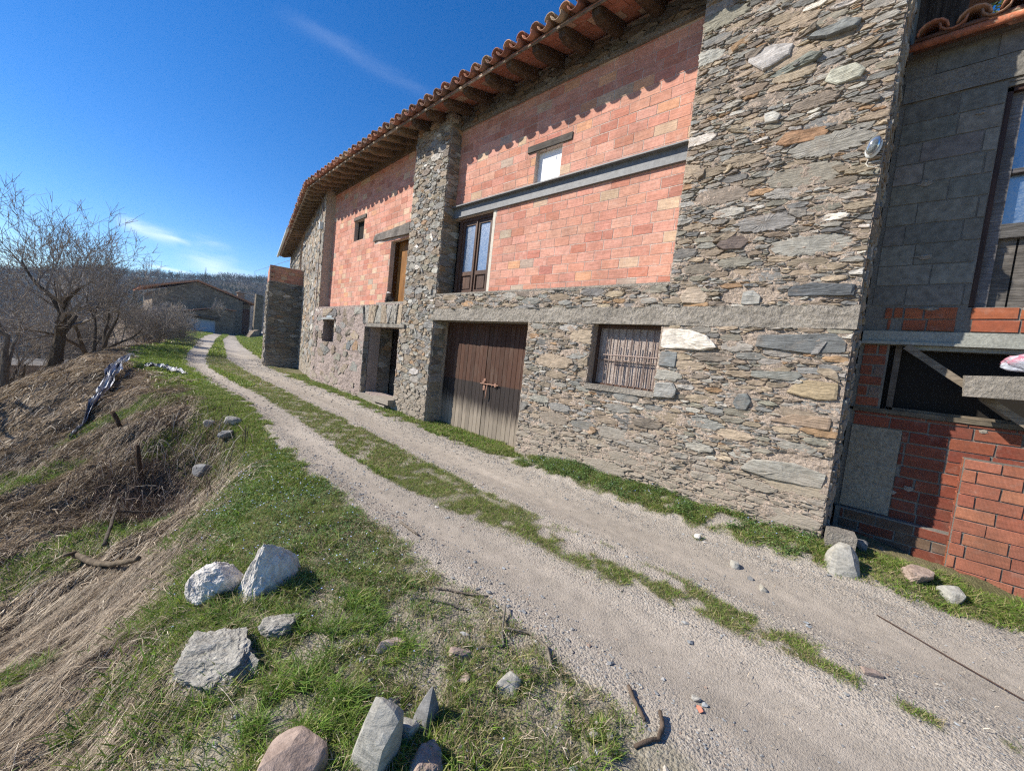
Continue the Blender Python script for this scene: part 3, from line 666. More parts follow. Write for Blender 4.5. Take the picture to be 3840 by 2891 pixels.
lt.tube([F2.w(np.array([5.86, -.555, -.37])), F2.w(np.array([5.36, -.545, -.37]))], .011, 6); lt.tube([F2.w(np.array(p)) for p in ((5.66, -.56, -.37), (5.655, -.66, -.35), (5.65, -.75, -.345), (5.665, -.83, -.35))], [.012, .014, .014, .010], 6)
lt.fbox(F2, 5.42, 5.46, -.58, -.51, -.40, -.36); lt.tube([F2.w(np.array([5.50, -.545, -.37])), F2.w(np.array([5.50, -.58, -.33]))], .008, 6); lt.out('latch', M_RUST, gdo)
mb = MB(); bumpy(mb, Frame(5.0, 0, 0), 4.3, 7.2, -1.72, -1.61, .02, .01, .05, 2); mb.box(4.72, 5.45, 4.42, 6.4, -1.75, -1.615); mb.out('threshold', M_CONC, barn)
# barred window
bw = MB()
for p in ((3.15, 3.19, -.25, .625), (2.18, 2.225, -.25, .625), (2.225, 3.15, .58, .625), (2.225, 3.15, -.25, -.21)): bw.fbox(W1, *p, -.20, -.14)
bwo = bw.out('barred_window', M_BROWNW, barn); bwo['label'] = 'ground floor window with iron bars over a sacking screen'
mb = MB(); mb.fbox(W1, 2.225, 3.15, -.21, .58, -.195, -.175)
n = NT('woven_sacking', .95, .1); wv = n.voro((95, 95, 60)); k = n.mix(n.ramp(wv.outputs['Distance'], [(.15, 1.), (.5, 0.)]), (.30, .25, .22), (.66, .58, .52)); k = n.mix(n.ramp(n.noise(4.), [(.45, 0.), (.75, .6)]), k, (.16, .10, .08)); n.col(k); n.bump(wv.outputs['Distance'], .004)
mb.out('sacking_screen', n.m, bwo)
mb = MB(); mb.fbox(W1, 2.16, 3.20, -.31, -.25, -.20, .035, (1.1, 1., .85), jit=.004); mb.fbox(W1, 2.18, 3.19, -.25, -.235, -.17, .01, (1.3, 1.1, .9)); mb.out('sill', M_CONC, bwo)
for u in (2.91, 2.80, 2.69, 2.585, 2.48, 2.38, 2.28, 2.215):
    mb = MB(); e = rng.uniform(-.01, .01); mb.tube([W1.w(np.array([u, -.24, -.06])), W1.w(np.array([u+e, .15, -.065])), W1.w(np.array([u+e*.3, .42+rng.uniform(-.02, .02), -.06]))], .0075, 6); mb.out('bar', M_IRON, bwo)
for u in (3.02, 3.12, 2.95, 2.85, 2.74, 2.64, 2.53, 2.43, 2.33):
    mb = MB(); mb.tube([W1.w(np.array([u, -.21, -.15])), W1.w(np.array([u, .58, -.15]))], .006, 5); mb.out('bar', M_IRON, bwo)
mb = MB(); mb.tube([W1.w(np.array([3.0, .195, -.055])), W1.w(np.array([2.19, .20, -.05]))], .011, 6); mb.tube([W1.w(np.array([3.15, .13, -.15])), W1.w(np.array([2.2, .13, -.15]))], .008, 6); mb.out('cross_bar', M_IRON, bwo)

# second bay: plastered foot, brick above
def rects(u0, u1, v0, v1, holes):
    us = sorted({u0, u1, *[h[0] for h in holes], *[h[1] for h in holes]}); out = []
    for a, b in zip(us, us[1:]):
        c = (a+b)/2; hs = sorted([(h[2], h[3]) for h in holes if h[0] <= c <= h[1]]); z = v0
        for lo, hi in hs:
            if lo > z: out.append((a, b, z, lo))
            z = max(z, hi)
        if z < v1: out.append((a, b, z, v1))
    return out
LH = [(.07, 1.66, -1.27, .42), (4.13, 5.10, -.10, .59), (5.52, 5.80, -.19, .20)]
mb = MB()
for r in rects(0.03, 6.0, -1.9, 1.0, LH):
    mb.fbox(W2, *r, -.30, -.015)
    if r[3]-r[2] > .02: bumpy(mb, W2, *r, .012, .022, .03, 31, 0)
st = [(1.75, 5.95, -1.7, .95)]
lay(mb, W2, [q for q in inter(cells(1.7, 5.95, -1.75, .95, 1.7, ((.15, 4), (.09, 10)), rng), rects(1.7, 5.95, -1.75, .95, LH)) if rng.random() < .55], rng, n0=.006, hgt=.022, gap=.02)
lay(mb, W2, inter(cells(1.7, 5.95, -1.85, -1.36, 1.6, ((.13, 40), (.07, 130)), rng), [(1.7, 5.95, -1.85, -1.40)]), rng, n0=.03, hgt=.06, gap=.012)
lay(mb, W2, inter(cells(0.0, 2.05, .48, .98, .42, ((.13, 60), (.08, 200)), rng), rects(0., 2.05, .51, .97, [])), rng, n0=.012, hgt=.035, gap=.008)
lay(mb, W2, [ccw([(3.05, -.25), (2.82, -.27), (2.75, -.1), (2.9, .02), (3.05, -.06)])], rng, n0=.01, hgt=.03, col=BLUE)
plaster = mb.out('plastered_wall', [M_PLAST, M_STONE], barn)
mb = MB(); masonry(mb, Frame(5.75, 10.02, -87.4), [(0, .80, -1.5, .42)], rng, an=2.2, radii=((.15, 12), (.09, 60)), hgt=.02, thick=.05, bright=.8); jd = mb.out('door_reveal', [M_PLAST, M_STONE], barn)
mb = MB()
for i in range(7): mb.fbox(W2, .02+i*.11, .125+i*.11, -1.25, .42, -.48, -.455, (rng.uniform(.8, 1.2),)*3)
mb.fbox(W2, .8, 1.7, -1.4, .5, -.72, -.70, (.3, .3, .3)); cd_ = mb.out('cellar_door', M_GDOOR, barn)
mb = MB(); mb.fbox(W2, -.22, 1.80, .425, .505, -.3, .06, (1.1, 1.1, 1.05), jit=.01); mb.out('lintel', M_GREYW, cd_)
mb = MB()
for (a, b, c, d) in ((.0, .75, -1.40, -1.27), (.7, 1.75, -1.47, -1.33), (.2, 1.2, -1.55, -1.44)): mb.fbox(W2, a, b, c, d, -.6, .10+rng.uniform(0, .08), (.22, .23, .23), jit=.025)
mb.out('door_step', M_STONE, cd_)
for nm, (a, b, c, d), dp in (('cellar_window', LH[1], .3), ('wall_niche', LH[2], .15)):
    mb = MB(); mb.fbox(W2, a-.02, b+.02, c-.02, d+.02, -dp-.05, -dp, (.7, .55, .5)); mb.fbox(W2, b, b+.03, c, d, -dp, 0, (1, 1, 1)); mb.fbox(W2, a+(b-a)*.0, a+(b-a)*.35, c, d, -dp, -dp+.02, (.4, .3, .3))
    wo_ = mb.out(nm, M_PLAST, barn)
    if nm == 'cellar_window':
        m2 = MB(); m2.fbox(W2, a-.05, b+.07, d, d+.06, -.1, .06, (.28, .29, .28), jit=.008); m2.fbox(W2, a+.2, b-.35, d+.06, d+.12, -.1, .045, (.3, .34, .36), jit=.01); m2.out('lintel', M_STONE, wo_)
mb = MB()
H2 = [(3.2, 3.87, 2.975, 3.56), (-.1, 1.42, 1.0, 2.66)]
bricks(mb, W2B, None, H2+[(3.05, 3.92, 3.56, 3.68), (.3, 2.42, 2.70, 2.98)], -.0, 5.98, 1.03, 4.72, .305, .147, rng, b=1.03)
for r in rects(0, 6.0, .9, 5.0, H2): mb.fbox(W2B, *r, -.12, 0, (1, 1, 1), 0)
bp2 = mb.out('brick_panel', [M_BMORT, M_BRICK], barn)
mb = MB(); mb.fbox(W2B, 0, 6.0, 4.70, 5.0, -.1, .05, (.8, .8, .8), jit=.01); mb.out('wall_plate', M_RAFTL, barn)
mb = MB(); P = [(.42, 2.70, 2.96), (1.0, 2.71, 2.97), (1.6, 2.72, 3.0), (2.1, 2.76, 2.97), (2.42, 2.80, 2.91)]
mb.beam(W2B.w(np.array([.42, 2.835, -.01])), W2B.w(np.array([2.42, 2.86, -.01])), .18, .27, (.75, .72, .7), seg=9, jit=.014, taper=.55)
ud = MB(); ud.fbox(W2B, -.1, 1.5, 1.0, 2.70, -.24, -.22, (1, 1, 1)); ud.fbox(W2B, 1.38, 1.46, 1.0, 2.7, -.22, -.13, (.3, .25, .2)); udo = ud.out('loft_door', M_ORNG, barn); mb.out('lintel', M_GREYW, udo)
mb = MB()
for k in range(11): mb.fbox(W2B, 1.424, 1.43, 1.06+k*.147, 1.19+k*.147, -.12, -.004, (.35, .13, .09))
mb.fbox(W2B, .0, 1.45, 1.0, 1.045, -.24, .26, (.8, .7, .6), 1); mb.out('door_reveal', [M_BRICK, M_CONC], udo)
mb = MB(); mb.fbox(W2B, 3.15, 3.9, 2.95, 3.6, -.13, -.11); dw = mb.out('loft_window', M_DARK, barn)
mb = MB(); mb.fbox(W2B, 3.08, 3.92, 3.565, 3.67, -.1, .03, (.5, .45, .42), jit=.008); mb.out('lintel', M_GREYW, dw)
# third stretch, turning away, with the buttress
MED = ((.30, 2), (.19, 10), (.12, 34), (.08, 70))
mb = MB(); S3 = (6.9, 7.9, 3.05, 4.45)
masonry(mb, W3, rects(0, 14.4, -1.9, 4.8, [S3, (10.8, 11.4, 3.5, 3.85)]), rng, an=2.3, radii=MED, hgt=.022, gap=.009, edge=.05)
masonry(mb, Frame(5.53, 14.02, -87.4), [(0, .28, .95, 4.75)], rng, an=2.3, radii=((.15, 15), (.1, 50)), hgt=.02, thick=.05)
mb.fbox(W3, 0, 14.4, 2.9, 4.6, -.5, -.42, (.2, .2, .2), 0); E3 = Frame(*W3.w(np.array([14.4, 0, -8.]))[:2], 13.5-90)
masonry(mb, E3, [(0, 8, -1.9, 4.8)], rng, an=2.3, radii=MED, hgt=.03, gap=.012, edge=.08)
bumpy(mb, W3, 0, .5, -1.9, .9, .02, .03, .05, 12, 2)
mb.out('stone_wall', [M_MORT, M_STONE, M_PLAST], barn)
bt = MB(); bo = W3.w(np.array([5.6, 0, 0.])); BF = Frame(bo[0], bo[1], 13.5-90)
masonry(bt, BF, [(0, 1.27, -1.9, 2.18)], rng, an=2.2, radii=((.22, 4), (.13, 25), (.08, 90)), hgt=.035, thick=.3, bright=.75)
of = W3.w(np.array([0, 0, 1.30])); OF = Frame(of[0], of[1], 13.5)
masonry(bt, OF, [(5.6, 8.1, -1.9, 1.0), (5.6, 8.1, 1.0, 2.18)], rng, an=2., radii=((.22, 4), (.13, 25), (.08, 90)), hgt=.035, thick=.3)
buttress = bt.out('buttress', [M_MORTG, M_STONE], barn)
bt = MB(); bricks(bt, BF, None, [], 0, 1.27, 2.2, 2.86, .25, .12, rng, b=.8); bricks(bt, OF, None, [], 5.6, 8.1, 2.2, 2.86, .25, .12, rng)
P3 = W3.w(np.array([(5.62, 2.18, 0), (8.1, 2.18, 0), (8.1, 2.18, 1.3), (5.62, 2.18, 1.3), (5.62, 2.87, 0), (8.1, 2.87, 0), (8.1, 2.87, 1.3), (5.62, 2.87, 1.3)])); bt.hexa(P3)
for k in range(3): bt.fbox(BF, 1.17, 1.25, 2.34+k*.19, 2.39+k*.19, .005, .014, (.1, .06, .05), 1)
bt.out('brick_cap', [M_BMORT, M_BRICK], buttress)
# meter box and conduit on the pier
mb = MB(); mb.fbox(W3, .28, .46, 3.58, 3.82, .02, .13); ebx = mb.out('meter_box', M_PLASTIC, barn)
mb = MB(); mb.tube([W3.w(np.array(p)) for p in ((.38, 3.58, .06), (.40, 2.3, .06), (.38, .9, .06), (.36, .14, .06), (.12, .12, .06))], .014, 6, (.5, .5, .5)); mb.tube([W3.w(np.array(p)) for p in ((.34, 3.82, .06), (.30, 4.5, .06), (.3, 4.7, .2))], .012, 6, (.1, .1, .1))
mb.out('conduit', M_IRON, barn)

# ------------------------------------------------------------------ roof: eave path, tiles, rafters
PATH = [(4.42, -.6, 4.80), (4.42, 3.5, 4.775), (4.425, 8.2, 4.72), (4.50, 11.5, 4.70), (4.62, 14.2, 4.69), (7.95, 28.1, 4.66)]
seg = []
for a, b in zip(PATH, PATH[1:]): seg.append((Vector(a), Vector(b)))
Ltot = sum((b-a).length for a, b in seg)
def on_path(s):
    for a, b in seg:
        L = (b-a).length
        if s <= L or (a, b) == seg[-1]:
            t = (b-a).normalized(); return a+(b-a)*(s/L), t
        s -= L
PITCH = rad(17)
def slope_axes(t):
    th = Vector((t.x, t.y, 0)).normalized(); q = Vector((th.y, -th.x, 0)); return th, q, q*math.cos(PITCH)+Vector((0, 0, 1))*math.sin(PITCH), Vector((0, 0, 1))*math.cos(PITCH)-q*math.sin(PITCH)
TP = [((.38, .17, .11), 5), ((.30, .135, .095), 4), ((.42, .24, .155), 3), ((.26, .15, .11), 3), ((.40, .30, .21), 2)]
tpc = np.array([p[0] for p in TP]); tpw = np.array([p[1] for p in TP], float); tpw /= tpw.sum()
def shell(mb, base, th, av, nv, L, r0, r1, up, col, k=7, thk=.013, sq=.85):
    """a barrel tile: half tube from base along av, crown up (cover) or down (channel)"""
    V = []
    for (s, r) in ((0, r0), (L*.5, (r0+r1)/2), (L, r1)):
        for d in (0, thk):
            for j in range(k):
                a = math.pi*j/(k-1); x = math.cos(a)*(r-d); z = math.sin(a)*(r-d)*sq*(1 if up else -1)
                p = base+av*s+th*x+nv*z; V.append((p.x, p.y, p.z))
    T = []
    def q(a, b, c, d): T.extend([(a, b, c), (a, c, d)])
    for i in range(2):
        for j in range(k-1):
            o = i*2*k; q(o+j, o+j+1, o+2*k+j+1, o+2*k+j); q(o+k+j+1, o+k+j, o+3*k+j, o+3*k+j+1)
        o = i*2*k; q(o, o+2*k, o+3*k, o+k); q(o+k-1, o+2*k-1, o+4*k-1, o+3*k-1)
    for j in range(k-1): q(j, k+j, k+j+1, j+1)
    mb.add(V, T, col)
mb = MB(); s = 0.05; random.seed(5)
while s < Ltot:
    p, t = on_path(s); th, q, av, nv = slope_axes(t)
    for row in range(4):
        cc = tpc[rng.choice(len(tpc), p=tpw)]*rng.uniform(.75, 1.2); jx = random.uniform(-.012, .012); tip = random.uniform(-.02, .02) if row == 0 else 0
        b0 = p+av*(row*.36+tip+.03)+nv*(.095+row*.004)+th*jx
        shell(mb, b0-av*.01, (th+nv*random.uniform(-.04, .04)).normalized(), av, nv, .44, .098, .080, True, cc)
        cc = tpc[rng.choice(len(tpc), p=tpw)]*rng.uniform(.7, 1.1)
        shell(mb, p+th*.1375+av*(row*.36+random.uniform(-.02, .02)*(row == 0))+nv*(.10+row*.004), th, av, nv, .44, .098, .082, False, cc)
    s += .275+random.uniform(-.006, .006)
roof = mb.out('roof', M_TILE, barn, smooth=True)
mb = MB(); V = []; rowsn = 60
for i in range(rowsn+1):
    p, t = on_path(Ltot*i/rowsn-(.001 if i == rowsn else 0)); th, q, av, nv = slope_axes(t)
    for d, h in ((1.35, .12), (5.6, .12), (5.6, .02), (.12, -.004)):
        r_ = p+av*d+nv*h; V.append((r_.x, r_.y, r_.z))
T = []
for i in range(rowsn):
    for j in (0, 1, 2, 3):
        a = i*4+j; b = i*4+(j+1) % 4; T += [(a, b, b+4), (a, b+4, a+4)]
mb.add(V, T, (.38, .17, .11)); mb.out('roof_slope', M_TILE, roof)
# soffit of flat tiles (near) and boards (far)
mb = MB(); s = 0.0
while s < Ltot-.3:
    p, t = on_path(s+.14); th, q, av, nv = slope_axes(t); far = s > 8.8
    for r_ in range(5 if not far else 4):
        L = .30 if not far else .30; off = .14*(r_ % 2) if not far else 0
        cc = (np.array((.36, .15, .10)) if rng.random() < .75 else np.array((.42, .31, .23)))*rng.uniform(.75, 1.1) if not far else np.array((.36, .27, .18))*rng.uniform(.7, 1.15)
        a0 = p+th*(off-.14)+av*(.10+r_*.215)-nv*.012; w_ = .272 if not far else .29; d_ = .207 if not far else .21
        P = [a0, a0+th*w_, a0+th*w_+av*d_, a0+av*d_]; P = P+[x+nv*.012 for x in P]; mb.hexa([tuple(x) for x in P], cc)
    s += .28 if not far else .295
mb.out('soffit', M_BRICK, roof)
mb = MB()
for i in range(48):
    s0 = Ltot*i/48; s1 = Ltot*(i+1)/48-.004; p0, t = on_path(s0); p1, _ = on_path(s1); th, q, av, nv = slope_axes(t)
    col = (1.0, .98, .9) if i % 5 else (1.9, 1.9, 1.8)
    mb.beam(p0+av*.115-nv*.012, p1+av*.115-nv*.012, .028, .045, col)
mb.out('fascia', M_GREYW, roof)
s = .75; i = 0
while s < Ltot-.2:
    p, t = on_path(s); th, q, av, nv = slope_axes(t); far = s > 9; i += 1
    wd = random.uniform(.13, .17) if not far else random.uniform(.11, .15); hh = random.uniform(.15, .19) if not far else random.uniform(.12, .15)
    m = MB(); k = random.uniform(.8, 1.2); yaw = random.uniform(-.05, .05); d_ = (av+th*yaw).normalized()
    a0 = p+av*.14-nv*(.02+hh/2); a1 = a0+d_*.11-nv*.0
    end = a0+d_*(1.15 if not far else 1.2)
    # chamfered butt, then the body of the rafter
    V = []
    for (c, sw, lo) in ((a0, .72, -.1), (a1, .95, -.85), (a0+d_*.5, 1., -1.), (end, 1.05, -1.05)):
        for (x, z) in ((-.5, 1.), (.5, 1.), (.5, -.55), (.28, -1.), (-.28, -1.), (-.5, -.55)):
            zz = hh/2 if z > 0 else hh/2*z*abs(lo) if lo > -.9 else hh/2*z
            r_ = c+th*(x*wd*sw+random.uniform(-.006, .006))+nv*(zz+random.uniform(-.005, .005)); V.append(tuple(r_))
    T = []
    for a in range(3):
        for j in range(6):
            q0 = a*6+j; q1 = a*6+(j+1) % 6; T += [(q0, q1, q1+6), (q0, q1+6, q0+6)]
    T += [(0, j+1, j) for j in range(1, 5)]
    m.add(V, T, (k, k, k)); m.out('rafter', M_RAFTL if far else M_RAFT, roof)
    s += random.uniform(.50, .60) if not far else random.uniform(.42, .52)
# gutter at the far end
mb = MB(); pts = []
for s in np.linspace(Ltot-8.4, Ltot-.4, 9):
    p, t = on_path(s); th, q, av, nv = slope_axes(t); pts.append(p-q*.07-nv*.06)
mb.tube(pts, .06, 8); mb.out('gutter', M_PLASTIC, roof, True)
# back of the building so that it is a closed volume
mb = MB(); mb.box(10.4, 10.6, -.4, 24, -1.9, 6.2); mb.box(5.9, 10.4, .28, .5, -1.9, 6.2)
mb.box(7.2, 7.35, .0, .28, 3.5, 6.6); mb.out('rear_wall', M_CONCG, barn)

# lamp on the pier
lamp = empty('wall_lamp', (4.95, .38, 2.29), 'oval glass bulkhead lamp with a loose wire on the stone wall corner', 'wall lamp')
def ellip(mb, c, ax, rx, ry, rz, col=(1, 1, 1), k=12, m=8):
    ex, ey, ez = [Vector(a) for a in ax]; V = []; T = []
    for i in range(m+1):
        a = math.pi*i/m
        for j in range(k):
            b = 2*math.pi*j/k; p = Vector(c)+ex*(rx*math.sin(a)*math.cos(b))+ey*(ry*math.sin(a)*math.sin(b))+ez*(rz*math.cos(a)); V.append(tuple(p))
    for i in range(m):
        for j in range(k):
            q0 = i*k+j; q1 = i*k+(j+1) % k; T += [(q0, q1, q1+k), (q0, q1+k, q0+k)]
    mb.add(V, T, col)
tz = (0, -.25, .97); ty = (0, .97, .25)
g = NT('clear_lamp_glass', .15, .6); g.col((.22, .24, .24)); g.b.inputs['Transmission Weight'].default_value = .55
mb = MB(); ellip(mb, (4.90, .375, 2.30), ((1, 0, 0), ty, tz), .045, .050, .085); mb.out('glass_globe', g.m, lamp, True)
mb = MB(); ellip(mb, (4.955, .375, 2.30), ((1, 0, 0), ty, tz), .03, .058, .094); mb.out('lamp_base', M_PLASTIC, lamp, True)
mb = MB(); ellip(mb, (4.90, .372, 2.27), ((1, 0, 0), (0, 1, 0), (0, 0, 1)), .028, .028, .04, (1, .8, .5)); mb.out('bulb', M_WHITE, lamp, True)
mb = MB(); mb.tube([(4.93, .40, 2.19), (4.92, .41, 2.15), (4.92, .39, 2.12), (4.93, .35, 2.11), (4.95, .325, 2.125)], .006, 6, (1.2, 1., .85)); mb.tube([(4.95, .325, 2.125), (4.965, .315, 2.13)], .009, 6, (.5, .12, .1)); mb.out('wire', M_FRAMEW, lamp)

# ------------------------------------------------------------------ the shed next to it
shed = empty('block_shed', (5.8, -.5, -1.6), 'shaded shed of grey concrete blocks over red ribbed brick, right of the stone wall', 'shed')
DR = [((.42, .13, .075), 6), ((.36, .11, .07), 3), ((.48, .16, .08), 3)]
mb = MB()
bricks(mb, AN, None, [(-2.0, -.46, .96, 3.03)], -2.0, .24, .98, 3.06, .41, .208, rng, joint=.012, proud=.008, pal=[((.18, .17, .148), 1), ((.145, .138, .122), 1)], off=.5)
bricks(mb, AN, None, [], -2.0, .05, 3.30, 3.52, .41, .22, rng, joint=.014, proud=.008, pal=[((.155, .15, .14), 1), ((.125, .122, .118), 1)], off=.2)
for r in ((-2.0, .28, 3.0, 3.6), (-.46, .28, .96, 3.0), (-2.0, .28, .70, .96), (-2.0, -1.5, .96, 3.0)): mb.fbox(AN, *r, -.15, 0)
bumpy(mb, AN, -2.0, .26, 3.07, 3.29, .02, .01, .03, 3)
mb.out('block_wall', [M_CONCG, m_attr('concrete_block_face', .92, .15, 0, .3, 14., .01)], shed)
mb = MB(); bricks(mb, AN, None, [(-.47, -.4, .7, .97), (-.02, .06, .7, .85)], -2.0, .13, .72, .965, .30, .122, rng, joint=.014, proud=.012, pal=[((.56, .18, .085), 3), ((.48, .15, .08), 1)], off=.4); mb.out('brick_course', [M_CONCG, M_RIB], shed)
mb = MB(); mb.fbox(AN, -2.0, .27, .60, .71, -.1, .05); mb.fbox(AN, -2.0, .27, .572, .60, -.1, .085); mb.fbox(AN, -2.0, -.1, .53, .57, -.1, .02, (.5, .4, .3)); mb.out('lintel', m_concrete('pale_concrete_lintel', (.30, .305, .27), 1., .006, .15), shed)
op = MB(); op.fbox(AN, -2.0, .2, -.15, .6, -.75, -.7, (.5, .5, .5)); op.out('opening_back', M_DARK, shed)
mb = MB(); mb.fbox(AN, -.30, .0, -.12, .36, -.30, -.28, (.35, .37, .42), jit=.006); mb.fbox(AN, -.56, -.33, -.12, .44, -.34, -.32, (.3, .31, .36), jit=.006); mb.fbox(AN, -.95, -.6, .2, .42, -.42, -.4, (.3, .27, .22)); mb.fbox(AN, -1.1, -.56, -.15, .02, -.3, -.28, (.32, .28, .22)); mb.out('old_boards', M_GREYW, shed)
mb = MB(); bricks(mb, AN, None, [], .05, .25, -.10, .57, .22, .112, rng, joint=.02, proud=.01, pal=[((.42, .14, .08), 2), ((.32, .25, .2), 1)]); mb.fbox(AN, .04, .28, -.12, .60, -.3, 0); mb.out('brick_jamb', [M_CONCG, M_RIB], shed)
mb = MB(); mb.fbox(AN, -.055, -.005, -.11, .57, -.08, -.02, (.55, .5, .45)); mb.out('post', M_GREYW, shed)
mb = MB(); mb.fbox(AN, -1.6, .25, -.15, -.105, -.12, .03, (.6, .55, .45)); mb.fbox(AN, -1.6, .0, -.105, -.08, -.1, -.02, (.7, .62, .5)); mb.out('sill_rail', M_GREYW, shed)
mb = MB(); mb.beam((5.74, -.08, .555), (5.60, -1.05, -.20), .03, .062, (1.0, .9, .75), seg=6, jit=.003); mb.out('brace', M_GREYW, shed)
mb = MB(); mb.hexa([(5.42, -.50, .10), (5.52, -.50, .10), (5.62, -1.5, .14), (5.40, -1.5, .14), (5.42, -.49, .285), (5.60, -.49, .295), (5.72, -1.5, .38), (5.40, -1.5, .37)], (.95, .95, .85)); mb.out('shelf_beam', M_CONC, shed)
mb = MB(); H4 = [(-.16, .235, -1.21, -.31)]
bricks(mb, AN, None, H4, -1.8, .24, -1.25, -.15, .29, .118, rng, joint=.016, proud=.012, pal=[(((.30, .085, .055)), 3), ((.38, .12, .07), 2)])
for r in rects(-2, .28, -1.25, -.15, []): mb.fbox(AN, *r, -.15, 0)
mb.out('brick_wall', [M_CONCG, M_RIB], shed)
mb = MB(); bumpy(mb, AN, -.16, .235, -1.21, -.31, .02, .008, .02, 44); mb.fbox(AN, -.16, .235, -1.21, -.31, -.02, .012); mb.out('plaster_patch', m_concrete('mossy_old_plaster', (.30, .27, .215), .6, .02, .6), shed)
mb = MB(); LO = Frame(5.70, 0, 0); bricks(mb, LO, None, [], -.62, .22, -1.75, -1.22, .27, .105, rng, joint=.016, proud=.01, pal=[((.33, .10, .06), 3), ((.25, .16, .11), 1)], b=.9); mb.fbox(LO, -.62, .26, -1.9, -1.22, -.1, 0); mb.out('brick_footing', [M_CONCG, M_RIB], shed)
mb = MB(); bricks(mb, ANR, None, [], -2.2, -.60, -1.75, -.47, .275, .118, rng, joint=.012, proud=.012, pal=[((.54, .20, .125), 5), ((.47, .165, .105), 3), ((.58, .235, .14), 2)])
mb.fbox(ANR, -2.2, -.60, -1.9, -.47, -.13, 0); bricks(mb, Frame(5.80, -.6, -90), None, [], 0, .13, -1.75, -.47, .3, .118, rng, joint=.012, proud=.006, pal=DR)
lowb = mb.out('brick_parapet', [M_CONCG, M_RIB], shed)
mb = MB()
for p in ((-.50, -.46, .97, 3.02), ): mb.fbox(AN, *p, -.12, -.02, (.5, .42, .38))
mb.fbox(AN, -1.5, -.46, 2.96, 3.03, -.12, -.02, (.5, .42, .38)); wf = mb.out('shed_window', M_BROWNW, shed)
mb = MB(); mb.fbox(AN, -.58, -.50, .97, 2.96, -.15, -.07, (.7, .72, .8)); mb.fbox(AN, -1.5, -.58, 1.62, 1.75, -.15, -.07, (.4, .42, .45)); mb.fbox(AN, -1.5, -.58, 2.22, 2.26, -.15, -.08, (.5, .52, .6)); mb.out('window_frame', M_GREYW, wf)
mb = MB(); mb.fbox(AN, -1.5, -.58, 1.7, 2.96, -.16, -.145); mb.out('glass_pane', M_GLASS, wf)
mb = MB()
for k in range(6): mb.fbox(AN, -.70-.13*k, -.585-.13*k, .98, 1.62, -.16, -.13, (rng.uniform(.5, .8),)*3)
mb.out('board_panel', M_GREYW, wf)
mb = MB(); random.seed(9)
mb.tube([(5.62, .30, 3.53), (5.62, -2.0, 3.53)], .035, 8, (.5, .18, .10)); mb.box(5.6, 7.4, -2.0, .24, 3.57, 3.60, (.2, .1, .07))
for k in range(8):
    for row in range(4):
        y = .12-.27*k; c = tpc[rng.choice(3)]*rng.uniform(.7, 1.1); shell(mb, Vector((5.58+row*.36, y, 3.62+row*.09)), Vector((0, 1, 0)), Vector((.97, 0, .24)), Vector((-.24, 0, .97)), .44, .115, .10, True, c, thk=.016)
        shell(mb, Vector((5.56+row*.36, y-.135, 3.66+row*.09)), Vector((0, 1, 0)), Vector((.97, 0, .24)), Vector((-.24, 0, .97)), .44, .10, .09, False, c*.8, thk=.016)
mb.out('roof', M_TILE, shed, True)
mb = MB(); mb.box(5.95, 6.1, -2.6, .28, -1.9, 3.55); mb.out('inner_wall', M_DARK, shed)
# stained rendered wall rising behind the shed roof
mb = MB(); mb.box(6.5, 6.8, -.12, .30, 3.6, 6.8); n = NT('black_stained_render', .9, .2); a = n.noise((9, 9, .9), det=7, ro=.7); n.col(n.ramp(a, [(.42, (.02, .018, .02)), (.6, (.10, .09, .09)), (.68, (.30, .28, .28))])); n.bump(a, .02)
o = mb.out('stained_upper_wall', n.m); tag(o, 'tall black stained render wall rising behind the shed roof tiles', 'chimney stack')
mb = MB(); rg_ = np.random.default_rng(8)
for k in range(26):     # mortar smeared over the shed masonry
    u, v = rg_.uniform(-1.6, .1), rg_.uniform(-1.2, 3.4)
    if (-.11 < v < .58) or (u < -.4 and v > .95): continue
    a, b = rg_.uniform(.03, .10), rg_.uniform(.015, .05); U_ = [(u+math.cos(t)*a*rg_.uniform(.5, 1.1), v+math.sin(t)*b*rg_.uniform(.5, 1.1), .0155) for t in np.linspace(0, 6.0, 12)]
    P = AN.w(np.array(U_+[(u, v, .024)])); mb.add(P, [(12, (i+1) % 12, i) for i in range(12)])
mb.out('mortar_splash', M_CONC, shed)['kind'] = 'stuff'
# plastic bag on the shelf beam
def lumpy(name, c, r, mat, seed, col=(1, 1, 1), k=22, m=14, amp=.25, fr=3., cols=None, smooth=True, fl=.5):
    V = []; T = []; C = []
    for i in range(m+1):
        a = math.pi*i/m
        for j in range(k):
            b = 2*math.pi*j/k; d = np.array((math.sin(a)*math.cos(b), math.sin(a)*math.sin(b), math.cos(a)))
            q = fbm(np.array([d[0]*fr+seed*3.1+d[2]*1.7]), np.array([d[1]*fr+d[2]*fr*1.3+seed]), seed, 4)[0]-.5
            V.append(d*np.array(r)*(1+q*2*amp)); C.append(cols(d, q) if cols else col)
    V = np.array(V); V[:, 2] = np.maximum(V[:, 2], -r[2]*fl)
    for i in range(m):
        for j in range(k):
            q0 = i*k+j; q1 = i*k+(j+1) % k; T += [(q0, q1, q1+k), (q0, q1+k, q0+k)]
    me = tri_mesh(name, V, T, mat, np.array(C), None, smooth); o = bpy.data.objects.new(name, me); sc.collection.objects.link(o); o.location = c; return o
gm = m_attr('thin_plastic_film', .25, .6, .35, .1, 30., .01)
o = lumpy('plastic_bag', (5.52, -1.02, .42), (.13, .32, .12), gm, 4, k=40, m=24, amp=.3, fr=3.5, cols=lambda d, q: (.62, .25, .33) if q > .07 and d[2] > 0 else (.62, .66, .74)); tag(o, 'crumpled clear plastic bag with red print lying on the shelf beam', 'plastic bag')
